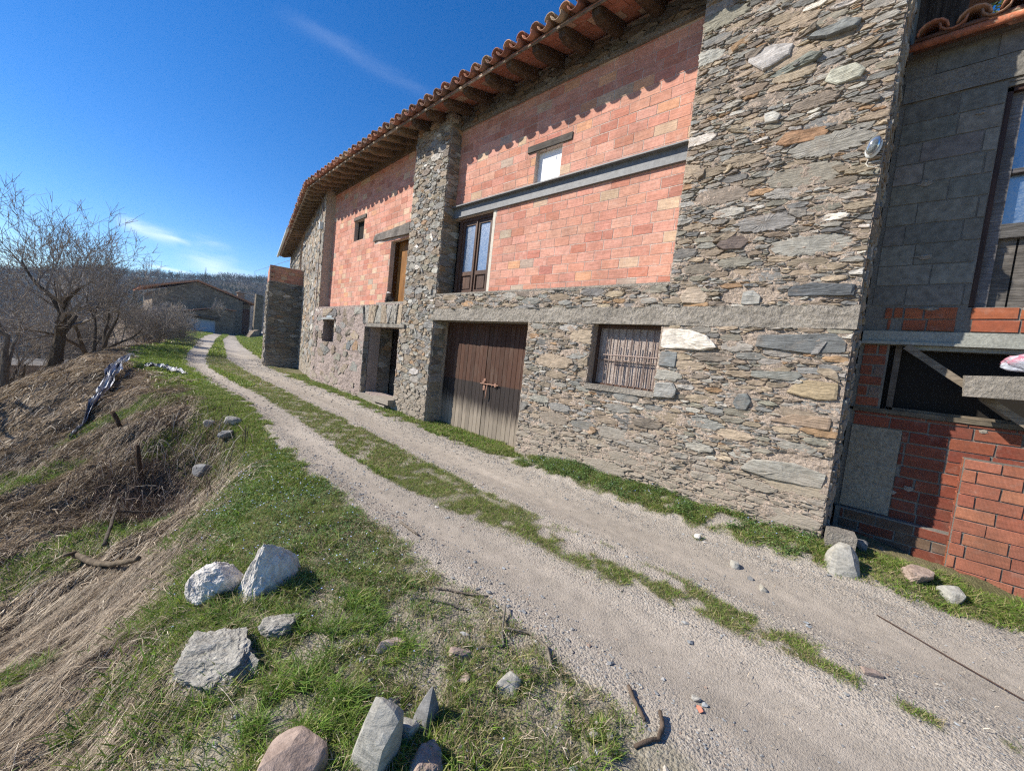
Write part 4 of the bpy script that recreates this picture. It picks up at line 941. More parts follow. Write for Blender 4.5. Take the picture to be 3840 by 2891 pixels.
# ------------------------------------------------------------------ rocks, sticks and small things on the ground
import bmesh
def rock_mesh(name, r, seed, npt=22, mat=None, rough=.09, keep=.62, pts=None, sub=4, flat=True):
    rg = np.random.default_rng(seed); bm = bmesh.new()
    if pts is None:
        P = rg.normal(size=(npt, 3)); P /= np.linalg.norm(P, axis=1)[:, None]; P = np.sign(P)*np.abs(P)**keep; P *= rg.uniform(.75, 1.05, (npt, 1))
    else: P = np.array(pts, float)
    for p in P: bm.verts.new(p)
    h = bmesh.ops.convex_hull(bm, input=bm.verts[:])
    for v in [v for v in bm.verts if not v.link_faces]: bm.verts.remove(v)
    bmesh.ops.triangulate(bm, faces=bm.faces[:])
    for k in range(sub):
        bmesh.ops.subdivide_edges(bm, edges=bm.edges[:], cuts=1, use_grid_fill=True)
        if k == 1: bmesh.ops.smooth_vert(bm, verts=bm.verts[:], factor=.5, use_axis_x=True, use_axis_y=True, use_axis_z=True)
        for v in bm.verts:
            c = v.co; amp = rough/(k+1.0)**1.5
            q = fbm(np.array([c.x*2.6*1.8**k+seed+c.z*2.1*1.5**k]), np.array([c.y*2.6*1.8**k+c.z*2.6*1.6**k+seed]), seed+k, 3)[0]-.5
            v.co = c+c.normalized()*q*amp*2
    bmesh.ops.triangulate(bm, faces=bm.faces[:])
    for v in bm.verts: v.co = Vector((v.co.x*r[0], v.co.y*r[1], v.co.z*r[2]))
    me = bpy.data.meshes.new(name); bm.to_mesh(me); bm.free()
    if mat: me.materials.append(mat)
    return me
M_RW = m_rock('pale_limestone_rock', (.48, .45, .41), (.74, .70, .64), 7., (14, 14, 10), .02)
M_RG = m_rock('grey_slate_rock', (.28, .27, .235), (.43, .41, .36), 9., (6, 6, 22), .012)
M_RD = m_rock('dark_slate_rock', (.14, .14, .14), (.23, .23, .225), 9., (9, 9, 26), .012)
M_RT = m_rock('tan_schist_rock', (.27, .20, .16), (.44, .34, .28), 9., (7, 7, 20), .014)
M_RR = m_rock('reddish_pale_rock', (.36, .33, .31), (.48, .33, .26), 9., (9, 9, 14), .012)
M_RO = m_rock('broken_schist', (.27, .255, .215), (.56, .53, .46), 12., (16, 16, 30), .035)
def rock(label, x, y, r, seed, mat, rot=(0, 0, 0), sink=.34, cat='rock', group=None, z=None, name='rock', **kw):
    o = link(name, rock_mesh(name, r, seed, mat=mat, **kw)); zz = Hs(x, y) if z is None else z
    o.location = (x, y, zz+r[2]*(1-2*sink)*.5+r[2]*.0); o.rotation_euler = rot
    return tag(o, label, cat, group)
rock('rounded pale boulder half wrapped in dead stems, left of the pointed boulder', .60, 2.93, (.16, .14, .15), 3, M_RW, (.1, .2, .3), .28, rough=.22, npt=30, keep=.8, sub=5)
rock('pointed pale grey boulder with a sharp ridge at the edge of the bank', .80, 2.76, (.16, .13, .25), 5, M_RW, (0, 0, 0), .34, rough=.30, sub=5,
     pts=[(-1, -.9, -1), (-.9, .8, -1), (1.5, -.5, -1), (1.45, .8, -1), (-.05, -.2, 1), (.1, .35, .9), (.3, -.1, .8), (1.2, -.3, .42), (1.5, .3, .3), (.95, .7, .5), (-.55, .1, .25), (-.75, -.8, -.4), (.2, -.95, .1), (.15, 1., .1)])
rock('broad broken schist outcrop sunk in the grass below the boulders', .47, 2.22, (.25, .26, .12), 8, M_RO, (.1, -.30, .5), .54, rough=.36, npt=40, sub=5, keep=.9)
rock('low flat end of schist poking through the long grass', .80, 2.27, (.14, .11, .07), 9, M_RO, (0, .1, .2), .5, rough=.3, npt=30, keep=.9)
rock('tall upright greenish grey slab at the bottom edge among smaller rocks', .82, 1.26, (.08, .075, .18), 12, M_RG, (.12, .1, .3), .12, rough=.04, sub=3,
     pts=[(-1, -1, -1), (1, -1, -1), (1, 1, -1), (-1, 1, -1), (-.9, -.9, .35), (-.2, -1, .85), (.55, -.7, .75), (.95, -.3, .1), (.8, .9, .3), (-.3, .8, 1.), (-1, .6, .5)])
rock('small pale blocky stone wedged beside the tall slab', .935, 1.255, (.05, .045, .07), 13, M_RG, (.1, .3, .5), .2, npt=12, keep=.4, rough=.03)
rock('dark pointed slate standing upright behind the pale block', 1.05, 1.27, (.065, .055, .12), 14, M_RD, (0, .15, .2), .15, rough=.04,
     pts=[(-1, -1, -1), (1, -1, -1), (1, 1, -1), (-1, 1, -1), (.1, 0, 1), (.25, .2, .9), (-.85, -.8, -.1), (.9, -.6, -.1), (.7, .5, .3), (-.6, .7, .1)])
rock('pinkish tan boulder with pebbles on top at the bottom edge', .54, 1.40, (.17, .14, .12), 15, M_RT, (0, .15, .6), .38, rough=.05, npt=40, keep=.8, sub=4)
rock('earthy brown clod below the pale block', .93, 1.10, (.09, .07, .06), 18, M_RT, (0, 0, 1.2), .3, rough=.25, npt=30)
rock('flat pale rock with rusty stains lying in grass', 1.145, 1.73, (.10, .065, .035), 16, M_RR, (.05, .2, .1), .3, npt=14, rough=.05)
rock('long weathered tan stone pointing at the track', 1.40, 1.46, (.10, .032, .035), 17, M_RT, (0, .25, -.65), .25, npt=18, rough=.12)
rock('grey and tan rock with a dark cap, nearest the track edge', 1.45, 1.16, (.09, .06, .055), 19, M_RG, (.1, 0, .2), .3, npt=18, rough=.06)
rock('small dark flat stone behind the tall slab', .99, 1.43, (.05, .035, .022), 20, M_RD, (.1, .2, .4), .3, npt=12)
rock('flat grey stone left in the grass below the long tan stone', 1.31, 1.33, (.045, .035, .02), 26, M_RR, (0, .1, .4), .3, npt=12)
rock('long pale stone lying alone in the bare right wheel track', 3.17, -.13, (.075, .03, .028), 21, M_RT, (0, .1, -.9), .25, npt=14)
rock('largest angular grey stone on the gravel verge by the wall', 4.0, .79, (.055, .045, .045), 22, M_RG, (0, 0, .5), .25, npt=14)
rock('pale stone in a pair on the gravel verge, nearer the shed', 3.80, .53, (.065, .04, .03), 23, M_RG, (0, .1, .2), .3, npt=16)
rock('smaller stone in a pair on the gravel verge, nearer the wall', 3.88, .64, (.035, .03, .022), 24, M_RD, (0, .1, 1.2), .3, npt=12)
rock('round whitish stone at the foot of the weeds along the wall', 4.27, 1.2, (.045, .045, .045), 25, M_RW, (0, 0, 0), .3, npt=20, keep=.9, rough=.12)
rock('large greenish pale rock leaning on the stone wall corner', 4.66, .11, (.14, .13, .17), 31, M_RG, (0, 0, .4), .22, rough=.04,
     pts=[(-1, -1, -1), (1.1, -1, -1), (1, 1, -1), (-1, 1, -1), (-.85, -.4, .2), (-.1, -.3, 1), (.3, .2, .95), (.8, -.7, .3), (.9, .6, .2), (-.5, .8, .5), (.1, -1, .3)])
rock('low tan rubble heap against the brick footing', 4.95, -.38, (.16, .12, .09), 33, M_RT, (0, 0, .3), .3, rough=.18, npt=30, sub=4)
rock('grey block of rubble at the near end of the heap', 4.88, -.58, (.10, .09, .10), 34, M_RG, (0, .1, .7), .25, npt=16, rough=.08)
rock('dark shaded stone in the ditch between the wall and the heap', 5.2, .02, (.10, .08, .09), 35, M_RD, (0, .1, .2), .3, npt=16)
o = link('concrete_block', None or (lambda m: (m.box(-.12, .12, -.11, .11, -.2, .14, (1, 1, 1)), m.mesh('concrete_block', M_CONC))[1])(MB())); o.location = (4.98, .16, -1.44); o.rotation_euler = (.03, .02, .15)
tag(o, 'rough square concrete block standing behind the leaning rock at the wall corner', 'concrete block')
rock('terracotta brick shard lying on gravel at the track edge', 2.12, .48, (.032, .02, .008), 41, m_plain('terracotta_shard', (.50, .20, .13), .9), (0, .1, .6), .1, npt=9, cat='brick shard', name='brick_shard')
rock('grey flake of slate touching the brick shard', 2.17, .51, (.03, .028, .018), 42, M_RG, (0, .3, .2), .2, npt=10)
rock('orange broken brick in the grass under the red parapet', 4.98, -1.08, (.10, .06, .035), 43, m_plain('orange_brick_piece', (.55, .2, .11), .9), (0, .1, .4), .2, npt=12, cat='broken brick', name='broken_brick')
for i, (x, y, r, lab) in enumerate(((1.55, .74, .030, 'pale grey cobble in the small heap near the frame bottom, left'), (1.60, .69, .026, 'rounded cobble in the small heap near the frame bottom, middle'), (1.63, .76, .022, 'small cobble on the far side of the little heap'), (1.56, .64, .024, 'cobble on the near side of the little heap'))):
    rock(lab, x, y, (r, r*.8, r*.7), 60+i, M_RG, (0, 0, i), .2, npt=12, group='cobbles in the little heap by the track')
# dry-stone lumps in the collapsed bank
for i, (x, y, r, lab) in enumerate(((1.75, 8.1, .16, 'white topped rock crowning the collapsed bank'), (1.62, 7.7, .15, 'dark rock directly under the white topped one'), (1.3, 7.4, .17, 'grey rock low in the shaded face of the bank'), (1.5, 8.5, .12, 'small rock behind the crown of the bank'))):
    rock(lab, x, y, (r, r*.8, r*.7), 70+i, M_RD if i in (1, 2) else M_RG, (.2, .1, i), .25, npt=18, rough=.1)
def stick(label, pts, r0, r1, col=(1, 1, 1), cat='stick', name='stick', lift=.012, mat=None, k=7, twigs=()):
    mb = MB(); P = []
    for (x, y, *z) in pts: P.append(Vector((x, y, (Hs(x, y)+lift+(z[0] if z else 0)))))
    # densify with a slight crook
    Q = []; rs = []
    for i in range(len(P)-1):
        for t in range(4):
            Q.append(P[i].lerp(P[i+1], t/4)+Vector((random.uniform(-1, 1), random.uniform(-1, 1), random.uniform(-.3, .6)))*r0*.35)
    Q.append(P[-1]); n = len(Q); rs = [(r0+(r1-r0)*i/(n-1))*random.uniform(.85, 1.15) for i in range(n)]
    mb.tube(Q, rs, k, col)
    for tw in twigs: mb.tube([Vector((x, y, Hs(x, y)+lift+z)) for x, y, z in tw], [r1, r1*.8, r1*.5][:len(tw)], 5, col)
    return tag(mb.out(name, mat or M_TWIG, None, True), label, cat)
random.seed(3)
stick('thin curved bare stick, left of two near the track edge', [(1.60, 1.77), (1.50, 1.45), (1.62, 1.36), (1.70, 1.45), (1.88, 1.60, .02)][1:], .008, .005)
stick('pale arched stick, right of two near the track edge', [(1.72, 1.45), (1.82, 1.34), (1.80, 1.2), (1.70, 1.08)], .009, .007, (1.3, 1.25, 1.1))
stick('long thin twig lying across the grass toward the gravel', [(1.66, 2.05), (1.78, 1.88), (1.88, 1.76)], .008, .005, (1.2, 1.1, 1.))
stick('short twig in the grass beside the big boulders', [(1.52, 2.02), (1.62, 1.86), (1.68, 1.74)], .007, .005)
stick('straight brown stick at the bottom edge of the gravel', [(1.93, .77), (1.86, .70), (1.80, .62)], .010, .008, (.9, .75, .65))
stick('hooked brown stick with splintered end at the bottom edge', [(1.66, .60), (1.76, .54), (1.83, .55), (1.90, .59, .01)], .009, .011, (.8, .65, .55))
stick('short pale twig on the edge of the left wheel track', [(2.02, 3.10), (2.0, 2.78)], .012, .009, (1.3, 1.2, 1.1))
stick('thick crooked log lying on the dry slope', [(-.02, 5.7, .05), (.1, 5.35, .06), (.2, 5.05, .06), (.27, 4.8, .10), (.36, 4.55, .04)], .030, .022, (1.1, 1.05, .95), 'log', 'log', .03, M_BARK, twigs=([(-.02, 5.7, .07), (-.10, 5.62, .15)],))
stick('slender fallen branch bent over the dry slope above the log', [(.85, 6.7, .12), (.55, 6.75, .14), (.30, 6.75, .12), (.26, 6.3, .10), (.18, 5.6, .05)], .014, .018, (.8, .8, .8), 'branch', 'branch', .03, M_BARK)
stick('leaning cut stake, farther of two in the dry bank', [(.46, 9.6, 0), (.34, 9.75, .38)], .035, .032, (.5, .38, .3), 'stake', 'stake', 0, M_BARK)
stick('taller cut stake, nearer of two in the dry bank', [(.63, 7.9, 0), (.56, 7.98, .55)], .032, .028, (.55, .4, .33), 'stake', 'stake', 0, M_BARK)
stick('thin dark cable lying on the track before the parapet', [(4.1, -.15), (3.9, -.5), (3.6, -.95), (3.4, -1.4)], .004, .004, (.5, .35, .3), 'cable', 'cable', .01)
tag(link('signpost', (lambda m: (m.box(-.09, .09, -.09, .09, -.2, 1.0, (.45, .36, .28)), m.mesh('signpost', M_BARK))[1])(MB())), 'short dark wooden post on the grass left of the far track', 'post')
bpy.data.objects['signpost'].location = (5.65, 44., Hs(5.65, 44.))
# black and silver plastic sheeting lying on the slope
def sheet(label, path, seed):
    V = []; C = []; n = 50; m = 9; pts = np.array(path, float); L = np.linspace(0, 1, len(pts)); T_ = np.linspace(0, 1, n)
    for i, t in enumerate(T_):
        x = np.interp(t, L, pts[:, 0]); y = np.interp(t, L, pts[:, 1]); w_ = np.interp(t, L, pts[:, 2]); lf = np.interp(t, L, pts[:, 3])
        x2 = np.interp(min(t+.02, 1), L, pts[:, 0]); y2 = np.interp(min(t+.02, 1), L, pts[:, 1]); d = np.array((x2-x, y2-y)); d = d/max(1e-6, np.hypot(*d)) if t < .98 else d0; d0 = d
        for j in range(m):
            s_ = (j/(m-1)-.5)*w_*(1+.3*math.sin(i*.7+seed)); px_ = x-d[1]*s_; py_ = y+d[0]*s_
            V.append((px_, py_, Hs(px_, py_)+lf+.05*math.sin(j*2.1+i*.35+seed)+.05*random.random()*.6)); C.append((.46, .47, .49) if (j*7+i//6+seed) % 9 > 3 else (.02, .02, .045))
    o = link('plastic_sheet', tri_mesh('plastic_sheet', V, grid_tris(n, m), m_attr('silver_black_film', .28, .8, 0, .3, 40., .02), np.array(C), None, False)); return tag(o, label, 'plastic sheet')
sheet('long torn strip of silver and black plastic running down the dry slope', [(1.0, 17.0, .08, .25), (.72, 15.5, .20, .25), (.48, 14.2, .26, .22), (.30, 13.0, .22, .15), (.1, 12.0, .10, .08), (-.15, 10.9, .08, .04)], 1)
sheet('crumpled scrap of silver and black plastic on the crest beside the track', [(1.2, 15.7, .14, .12), (1.5, 15.5, .2, .15), (1.72, 15.2, .22, .12), (1.95, 14.6, .15, .03)], 4)

# ------------------------------------------------------------------ pebbles, grass, straw
def scatter(n, x0, x1, y0, y1, dens, rg):
    x = rg.uniform(x0, x1, n); y = rg.uniform(y0, y1, n); k = rg.random(n) < dens(x, y); return x[k], y[k]
def in_view(x, y, m=.25):
    d = x*F.x+y*F.y+1.6*.067; r = (x*R.x+y*R.y)/np.maximum(d, .01); return (d > .3) & (np.abs(r) < 1.28+m) & ((x < 5.5) | (y > 13) | (y < .4))
def pebbles(rg):
    V = []; T = []; C = []
    base = np.array([(1, 0, 0), (0, 1, 0), (-1, 0, 0), (0, -1, 0), (0, 0, 1), (0, 0, -1), (.6, .6, .55), (-.6, .55, .5)])
    tri = np.array([(0, 6, 4), (0, 1, 6), (6, 1, 4), (1, 7, 4), (1, 2, 7), (7, 2, 4), (2, 3, 4), (3, 0, 4), (0, 3, 5), (3, 2, 5), (2, 1, 5), (1, 0, 5)])
    def dens(x, y):
        l, ml, mr, r = road_l(y), med_l(y), med_r(y), road_r(y)
        e = np.exp(-((x-l-.12)/.16)**2)+np.exp(-((x-ml+.02)/.12)**2)*.5+np.exp(-((x-mr-.08)/.16)**2)*.7+np.exp(-((x-r)/.22)**2)*1.1
        on = (x > l-.25) & (x < r+.35); bare = (x < l) & (y < 2.4)
        return np.clip(on*(.10+.75*e)*(.35+1.3*fbm(x*2.5, y*2.5, 50))+bare*.30*(fbm(x*5, y*5, 51) > .48), 0, 1)*in_view(x, y)
    for (n, a, b, c, d, s0, s1) in ((52000, 0, 6, -1.6, 3.2, .002, .0085), (26000, 1.5, 6, 3.2, 9, .004, .013), (9000, 2, 6.5, 9, 24, .01, .026), (2600, 0, 6, -1.6, 6, .008, .02), (900, .2, 2.1, .5, 3.2, .006, .017)):
        x, y = scatter(n, a, b, c, d, dens, rg); m = len(x); s = s0+(s1-s0)*rg.random(m)**2.5; z = H(x, y)
        P = base[None]*rg.uniform(.55, 1.25, (m, 8, 1)); P[:, :, 2] *= .55; an = rg.uniform(0, 6.28, m); ca, sa = np.cos(an)[:, None], np.sin(an)[:, None]
        st = rg.uniform(1, 1.8, m)[:, None]; X_ = P[:, :, 0]*st; P2 = np.stack([X_*ca-P[:, :, 1]*sa, X_*sa+P[:, :, 1]*ca, P[:, :, 2]], 2)*s[:, None, None]
        P2 += np.stack([x, y, z+s*.25], 1)[:, None]; off = sum(len(v) for v in V); V.append(P2.reshape(-1, 3)); T.append((tri[None]+(np.arange(m)*8)[:, None, None]).reshape(-1, 3)+off)
        pc = np.array([(.26, .26, .25), (.34, .30, .25), (.18, .19, .20), (.40, .36, .30), (.30, .32, .33), (.46, .44, .41), (.30, .22, .17)])
        C.append(np.repeat(pc[rg.choice(7, m, p=[.25, .25, .15, .15, .12, .03, .05])]*rg.uniform(.8, 1.15, (m, 1)), 8, 0))
    return tri_mesh('gravel', np.concatenate(V), np.concatenate(T), M_PEB, np.concatenate(C))
rg = np.random.default_rng(21)
o = link('gravel', pebbles(rg)); tag(o, 'loose grey and tan gravel strewn along both wheel tracks', 'gravel', kind='stuff')
def blades(x, y, h, w_, rg, lean=.5, pal=None, dirv=None, droop=.4, z=None, dark=.55):
    """three-segment blades: 7 vertices, 5 triangles each"""
    m = len(x); z = H(x, y) if z is None else z; an = rg.uniform(0, 6.28, m); l = lean*rg.uniform(.3, 1.3, m)*h
    dx, dy = np.cos(an)*l, np.sin(an)*l
    if dirv is not None: dx = dx+dirv[0]*h; dy = dy+dirv[1]*h
    fa = rg.uniform(0, 6.28, m); wx, wy = np.cos(fa)*w_/2, np.sin(fa)*w_/2
    P = []
    for (t, k) in ((0, 1), (.4, .95), (.75, .65)):
        cx = x+dx*t**1.6; cy = y+dy*t**1.6; cz = z-.006+h*(t-droop*t*t); P += [np.stack([cx-wx*k, cy-wy*k, cz], 1), np.stack([cx+wx*k, cy+wy*k, cz], 1)]
    P.append(np.stack([x+dx, y+dy, z+h*(1-droop)], 1)); P = np.stack(P, 1)
    T = np.array([(0, 1, 3), (0, 3, 2), (2, 3, 5), (2, 5, 4), (4, 5, 6)]); T = (T[None]+(np.arange(m)*7)[:, None, None]).reshape(-1, 3)
    pal = np.array(pal); c = pal[rg.integers(0, len(pal), m)]*rg.uniform(.7, 1.3, (m, 1)); C = np.repeat(c, 7, 0).reshape(m, 7, 3)
    C[:, :2] *= .85
    return P.reshape(-1, 3), T, C.reshape(-1, 3)
def join(parts):
    V = []; T = []; C = []; n = 0
    for v, t, c in parts: V.append(v); T.append(t+n); C.append(c); n += len(v)
    return np.concatenate(V), np.concatenate(T), np.concatenate(C)
GP = [(.12, .215, .03), (.16, .27, .035), (.085, .17, .03), (.21, .30, .05), (.28, .30, .09), (.14, .235, .04)]
GY = [(.25, .31, .05), (.20, .28, .04), (.30, .33, .09), (.16, .23, .04)]
GD = [(.42, .34, .20), (.34, .28, .15), (.22, .22, .07)]; GP = GP+[(.36, .32, .14), (.40, .33, .19)]
def gden(x, y): return masks(x, y)[0]*in_view(x, y)
def clump(x, y, f, t, s): return np.clip((fbm(x*f, y*f, s)-t)*5, 0, 1)
parts = []
# left verge and near grass
x, y = scatter(190000, -.9, 2.2, .6, 4.2, lambda x, y: gden(x, y)*(.25+.75*clump(x, y, 7, .40, 61)), rg)
tl = clump(x, y, 5, .50, 64); h = rg.uniform(.015, .045, len(x))*(1+1.9*tl*(x < 1.5))
parts.append(blades(x, y, h, rg.uniform(.0022, .004, len(x)), rg, 1.0, GP+GY[:2], droop=.35))
x, y = scatter(20000, .15, 1.6, .6, 3.2, lambda x, y: gden(x, y)*clump(x, y, 3.2, .52, 66), rg); parts.append(blades(x, y, rg.uniform(.07, .15, len(x)), rg.uniform(.003, .0055, len(x)), rg, .9, GP, droop=.5))
x, y = scatter(150000, .4, 2.6, 4.2, 12, gden, rg); parts.append(blades(x, y, rg.uniform(.03, .075, len(x)), rg.uniform(.005, .009, len(x)), rg, .9, GP+GY, droop=.35))
x, y = scatter(45000, -1.5, 3.2, 12, 26, gden, rg); parts.append(blades(x, y, rg.uniform(.05, .12, len(x)), rg.uniform(.012, .022, len(x)), rg, .9, GY+GP[:2], droop=.3))
# median
x, y = scatter(130000, 2.3, 3.7, -.8, 4.6, gden, rg); parts.append(blades(x, y, rg.uniform(.015, .048, len(x)), rg.uniform(.002, .004, len(x)), rg, 1.1, GP+GY[1:2]+GD[:1], droop=.35))
x, y = scatter(50000, 2.3, 3.8, 4.6, 12, gden, rg); parts.append(blades(x, y, rg.uniform(.02, .05, len(x)), rg.uniform(.005, .009, len(x)), rg, .9, GP+GD[1:], droop=.3))
x, y = scatter(26000, 2.5, 5.5, 12, 26, gden, rg); parts.append(blades(x, y, rg.uniform(.03, .07, len(x)), rg.uniform(.012, .022, len(x)), rg, .9, GP[3:]+GD[2:], droop=.3))
# verge under the walls
x, y = scatter(100000, 4.1, 5.3, -1.3, 5, gden, rg); hh = rg.uniform(.02, .07, len(x))*(.7+1.2*clump(x, y, 5, .45, 71)); parts.append(blades(x, y, hh, rg.uniform(.003, .006, len(x)), rg, 1.0, GP+GD[2:], droop=.4))
x, y = scatter(60000, 4.4, 6., 5, 16, gden, rg); parts.append(blades(x, y, rg.uniform(.04, .10, len(x)), rg.uniform(.006, .012, len(x)), rg, .9, GP+GY[1:2], droop=.35))
# far verges
x, y = scatter(90000, -1, 16, 24, 72, lambda x, y: gden(x, y), rg); parts.append(blades(x, y, rg.uniform(.10, .2, len(x)), rg.uniform(.04, .08, len(x)), rg, .9, GY+GP[3:5], droop=.3))
# green tongues on the dry slope
x, y = scatter(90000, -2.2, 1.4, 2, 13, lambda x, y: gden(x, y)*(x < bank(y)+.1), rg); parts.append(blades(x, y, rg.uniform(.05, .13, len(x)), rg.uniform(.004, .009, len(x)), rg, .9, GP[:4]+GY[:1], droop=.4))
x, y = scatter(16000, .45, 1.25, 1.25, 2.35, lambda x, y: in_view(x, y)*clump(x, y, 6, .47, 67)*(np.hypot((x-.47)/.25, (y-2.22)/.26) > 1.), rg); parts.append(blades(x, y, rg.uniform(.05, .13, len(x)), rg.uniform(.003, .005, len(x)), rg, 1.0, GP[:6], droop=.5))
for o in [o for o in sc.objects if o.name.startswith('rock') and o.parent is None and o.location.y < 3.2]:
    b = [v.co for v in o.data.vertices]; rx = max(abs(v.x) for v in b); n_ = int(180+2600*rx) if o.location.x < 2 else 60
    t = rg.uniform(0, 6.28, n_); k = rg.uniform(.85, 1.35, n_); x = o.location.x+np.cos(t)*rx*k; y = o.location.y+np.sin(t)*rx*k*.9
    if 2.0 < o.location.x < 4.2: continue
    parts.append(blades(x, y, rg.uniform(.02, .05, n_)+rx*.25, rg.uniform(.0025, .0045, n_), rg, .9, GP, droop=.4))
V, T, C = join(parts); o = link('grass', tri_mesh('grass', V, T, M_LEAF, C)); tag(o, 'short green grass along the track verges and its middle strip', 'grass', kind='stuff')
# speedwell mats with small blue flowers: leaf discs
def leaves(x, y, s, zt, rg, pal, tilt=.6):
    m = len(x); z = H(x, y)+zt; a = rg.uniform(0, 6.28, m); V = []
    nx, ny = rg.uniform(-tilt, tilt, m), rg.uniform(-tilt, tilt, m)
    for k in range(4):
        t = a+k*1.5708; r = s*(1. if k % 2 == 0 else .7); vx, vy = np.cos(t)*r, np.sin(t)*r; V.append(np.stack([x+vx, y+vy, z+vx*nx+vy*ny], 1))
    V = np.stack(V, 1); T = (np.array([(0, 1, 2), (0, 2, 3)])[None]+(np.arange(m)*4)[:, None, None]).reshape(-1, 3)
    c = np.array(pal)[rg.integers(0, len(pal), m)]*rg.uniform(.7, 1.3, (m, 1)); return V.reshape(-1, 3), T, np.repeat(c, 4, 0)
LP = [(.10, .18, .05), (.14, .23, .07), (.08, .145, .045), (.20, .27, .11)]
def mat_d(x, y):
    a = np.exp(-(((x-1.35)/.55)**2+((y-4.3)/2.0)**2))*1.6; b = ((x > 4.55) & (y < 4.2) & (y > .3))*1.; return np.clip((a+b)*masks(x, y)[0]*(.2+1.4*clump(x, y, 4, .38, 81)), 0, 1)*in_view(x, y)
x, y = scatter(150000, .4, 5.0, -.2, 8, mat_d, rg); sz = .0045+.0011*np.hypot(x, y); parts = [leaves(x, y, sz*rg.uniform(.6, 1.2, len(x)), rg.uniform(.01, .06, len(x)), rg, LP)]
x, y = scatter(36000, 4.5, 5.0, .2, 4.4, lambda x, y: mat_d(x, y)*clump(x, y, 4, .42, 88), rg); parts.append(leaves(x, y, rg.uniform(.006, .012, len(x)), rg.uniform(.0, .10, len(x))*rg.uniform(.2, 1, len(x)), rg, LP))
V, T, C = join(parts); tag(link('ground_cover', tri_mesh('ground_cover', V, T, M_LEAF, C)), 'low leafy speedwell mats on the bank and under the wall', 'ground cover', kind='stuff')
x, y = scatter(9000, .3, 5.0, -.2, 7, lambda x, y: mat_d(x, y)*.33, rg); V, T, C = leaves(x, y, .0035+.0008*np.hypot(x, y), .065, rg, [(.35, .45, .85), (.5, .6, .9)], .3)
tag(link('speedwell_flowers', tri_mesh('speedwell_flowers', V, T, M_ATTR, C)), 'tiny pale blue speedwell flowers dotted over the green mats', 'flowers', kind='stuff')
# dead straw on the slope: long strands combed downhill
def straw(x, y, L, w_, rg, pal, dirb, spread=.5, lift=.03):
    m = len(x); e = .05; z = H(x, y); a = dirb+rg.normal(0, spread, m)*np.where(rg.random(m) < .3, 3., .8)+(fbm(x*1.3, y*1.3, 95)-.5)*1.6; seg = 5; P = []; cx, cy = x.copy(), y.copy(); bend = rg.normal(0, .16, m); L = L*rg.uniform(.4, 1., m); arch = rg.uniform(.2, 1., m)*lift
    for k in range(seg+1):
        t = k/seg; zz = H(cx, cy, True)+.012+arch*4*t*(1-t)+rg.uniform(0, .012, m); nx_, ny_ = -np.sin(a), np.cos(a); ww = w_*(1-.6*t)/2
        P += [np.stack([cx-nx_*ww, cy-ny_*ww, zz], 1), np.stack([cx+nx_*ww, cy+ny_*ww, zz+w_*.3], 1)]
        cx = cx+np.cos(a)*L/seg; cy = cy+np.sin(a)*L/seg; a = a+bend/seg
    P = np.stack(P, 1); T = []
    for k in range(seg): q = 2*k; T += [(q, q+1, q+3), (q, q+3, q+2)]
    T = (np.array(T)[None]+(np.arange(m)*(2*seg+2))[:, None, None]).reshape(-1, 3)
    c = np.array(pal)[rg.integers(0, len(pal), m)]*rg.uniform(.55, 1.25, (m, 1)); return P.reshape(-1, 3), T, np.repeat(c, 2*seg+2, 0)
SPL = [(.50, .41, .30), (.44, .35, .25), (.60, .52, .40), (.30, .23, .16), (.30, .25, .19), (.15, .115, .085), (.12, .09, .07)]
def dden(x, y): return masks(x, y)[1]*in_view(x, y)*(.35+.65*clump(x, y, 3, .36, 91))
parts = []
x, y = scatter(95000, -1.6, 1.2, 1.0, 5, dden, rg); parts.append(straw(x, y, rg.uniform(.12, .38, len(x)), rg.uniform(.002, .0036, len(x)), rg, SPL, 3.5, .5))
x, y = scatter(75000, -3, 1.9, 5, 12, dden, rg); parts.append(straw(x, y, rg.uniform(.15, .45, len(x)), rg.uniform(.005, .010, len(x)), rg, SPL, 3.3, .45, .05))
x, y = scatter(32000, -5, 2.2, 12, 30, dden, rg); parts.append(straw(x, y, rg.uniform(.3, .7, len(x)), rg.uniform(.014, .028, len(x)), rg, SPL, 3.2, .6, .09))
x, y = scatter(6000, -8, 7, 30, 60, dden, rg); parts.append(straw(x, y, rg.uniform(.5, 1.2, len(x)), rg.uniform(.04, .08, len(x)), rg, SPL, 3.2, .7, .2))
x, y = scatter(15000, -.2, 1.95, .6, 3.4, lambda x, y: in_view(x, y)*masks(x, y)[0]*.5, rg); parts.append(straw(x, y, rg.uniform(.03, .12, len(x)), rg.uniform(.002, .004, len(x)), rg, SPL, 3., 2., .02))
x, y = scatter(2600, 2.2, 5.0, -1.5, 3.4, lambda x, y: in_view(x, y)*.22, rg); parts.append(straw(x, y, rg.uniform(.02, .07, len(x)), rg.uniform(.002, .004, len(x)), rg, SPL, 3., 2., .01))
V, T, C = join(parts); tag(link('dry_grass', tri_mesh('dry_grass', V, T, M_STRAW, C)), 'matted dead straw combed down the bank left of the track', 'dry grass', kind='stuff')
# brambles in the collapsed bank
parts = []
x, y = scatter(4200, -.3, 1.9, 5.2, 9.8, lambda x, y: np.exp(-(((x-.85)/.6)**2+((y-7.7)/1.1)**2)), rg); parts.append(straw(x, y, rg.uniform(.2, .8, len(x)), rg.uniform(.005, .010, len(x)), rg, [(.13, .09, .07), (.20, .15, .12), (.08, .055, .045), (.09, .065, .05), (.38, .34, .29)], 3., 1.4, .30))
V, T, C = join(parts); tag(link('brambles', tri_mesh('brambles', V, T, M_STRAW, C)), 'tangle of bare brown brambles over the collapsed bank', 'brambles', kind='stuff')
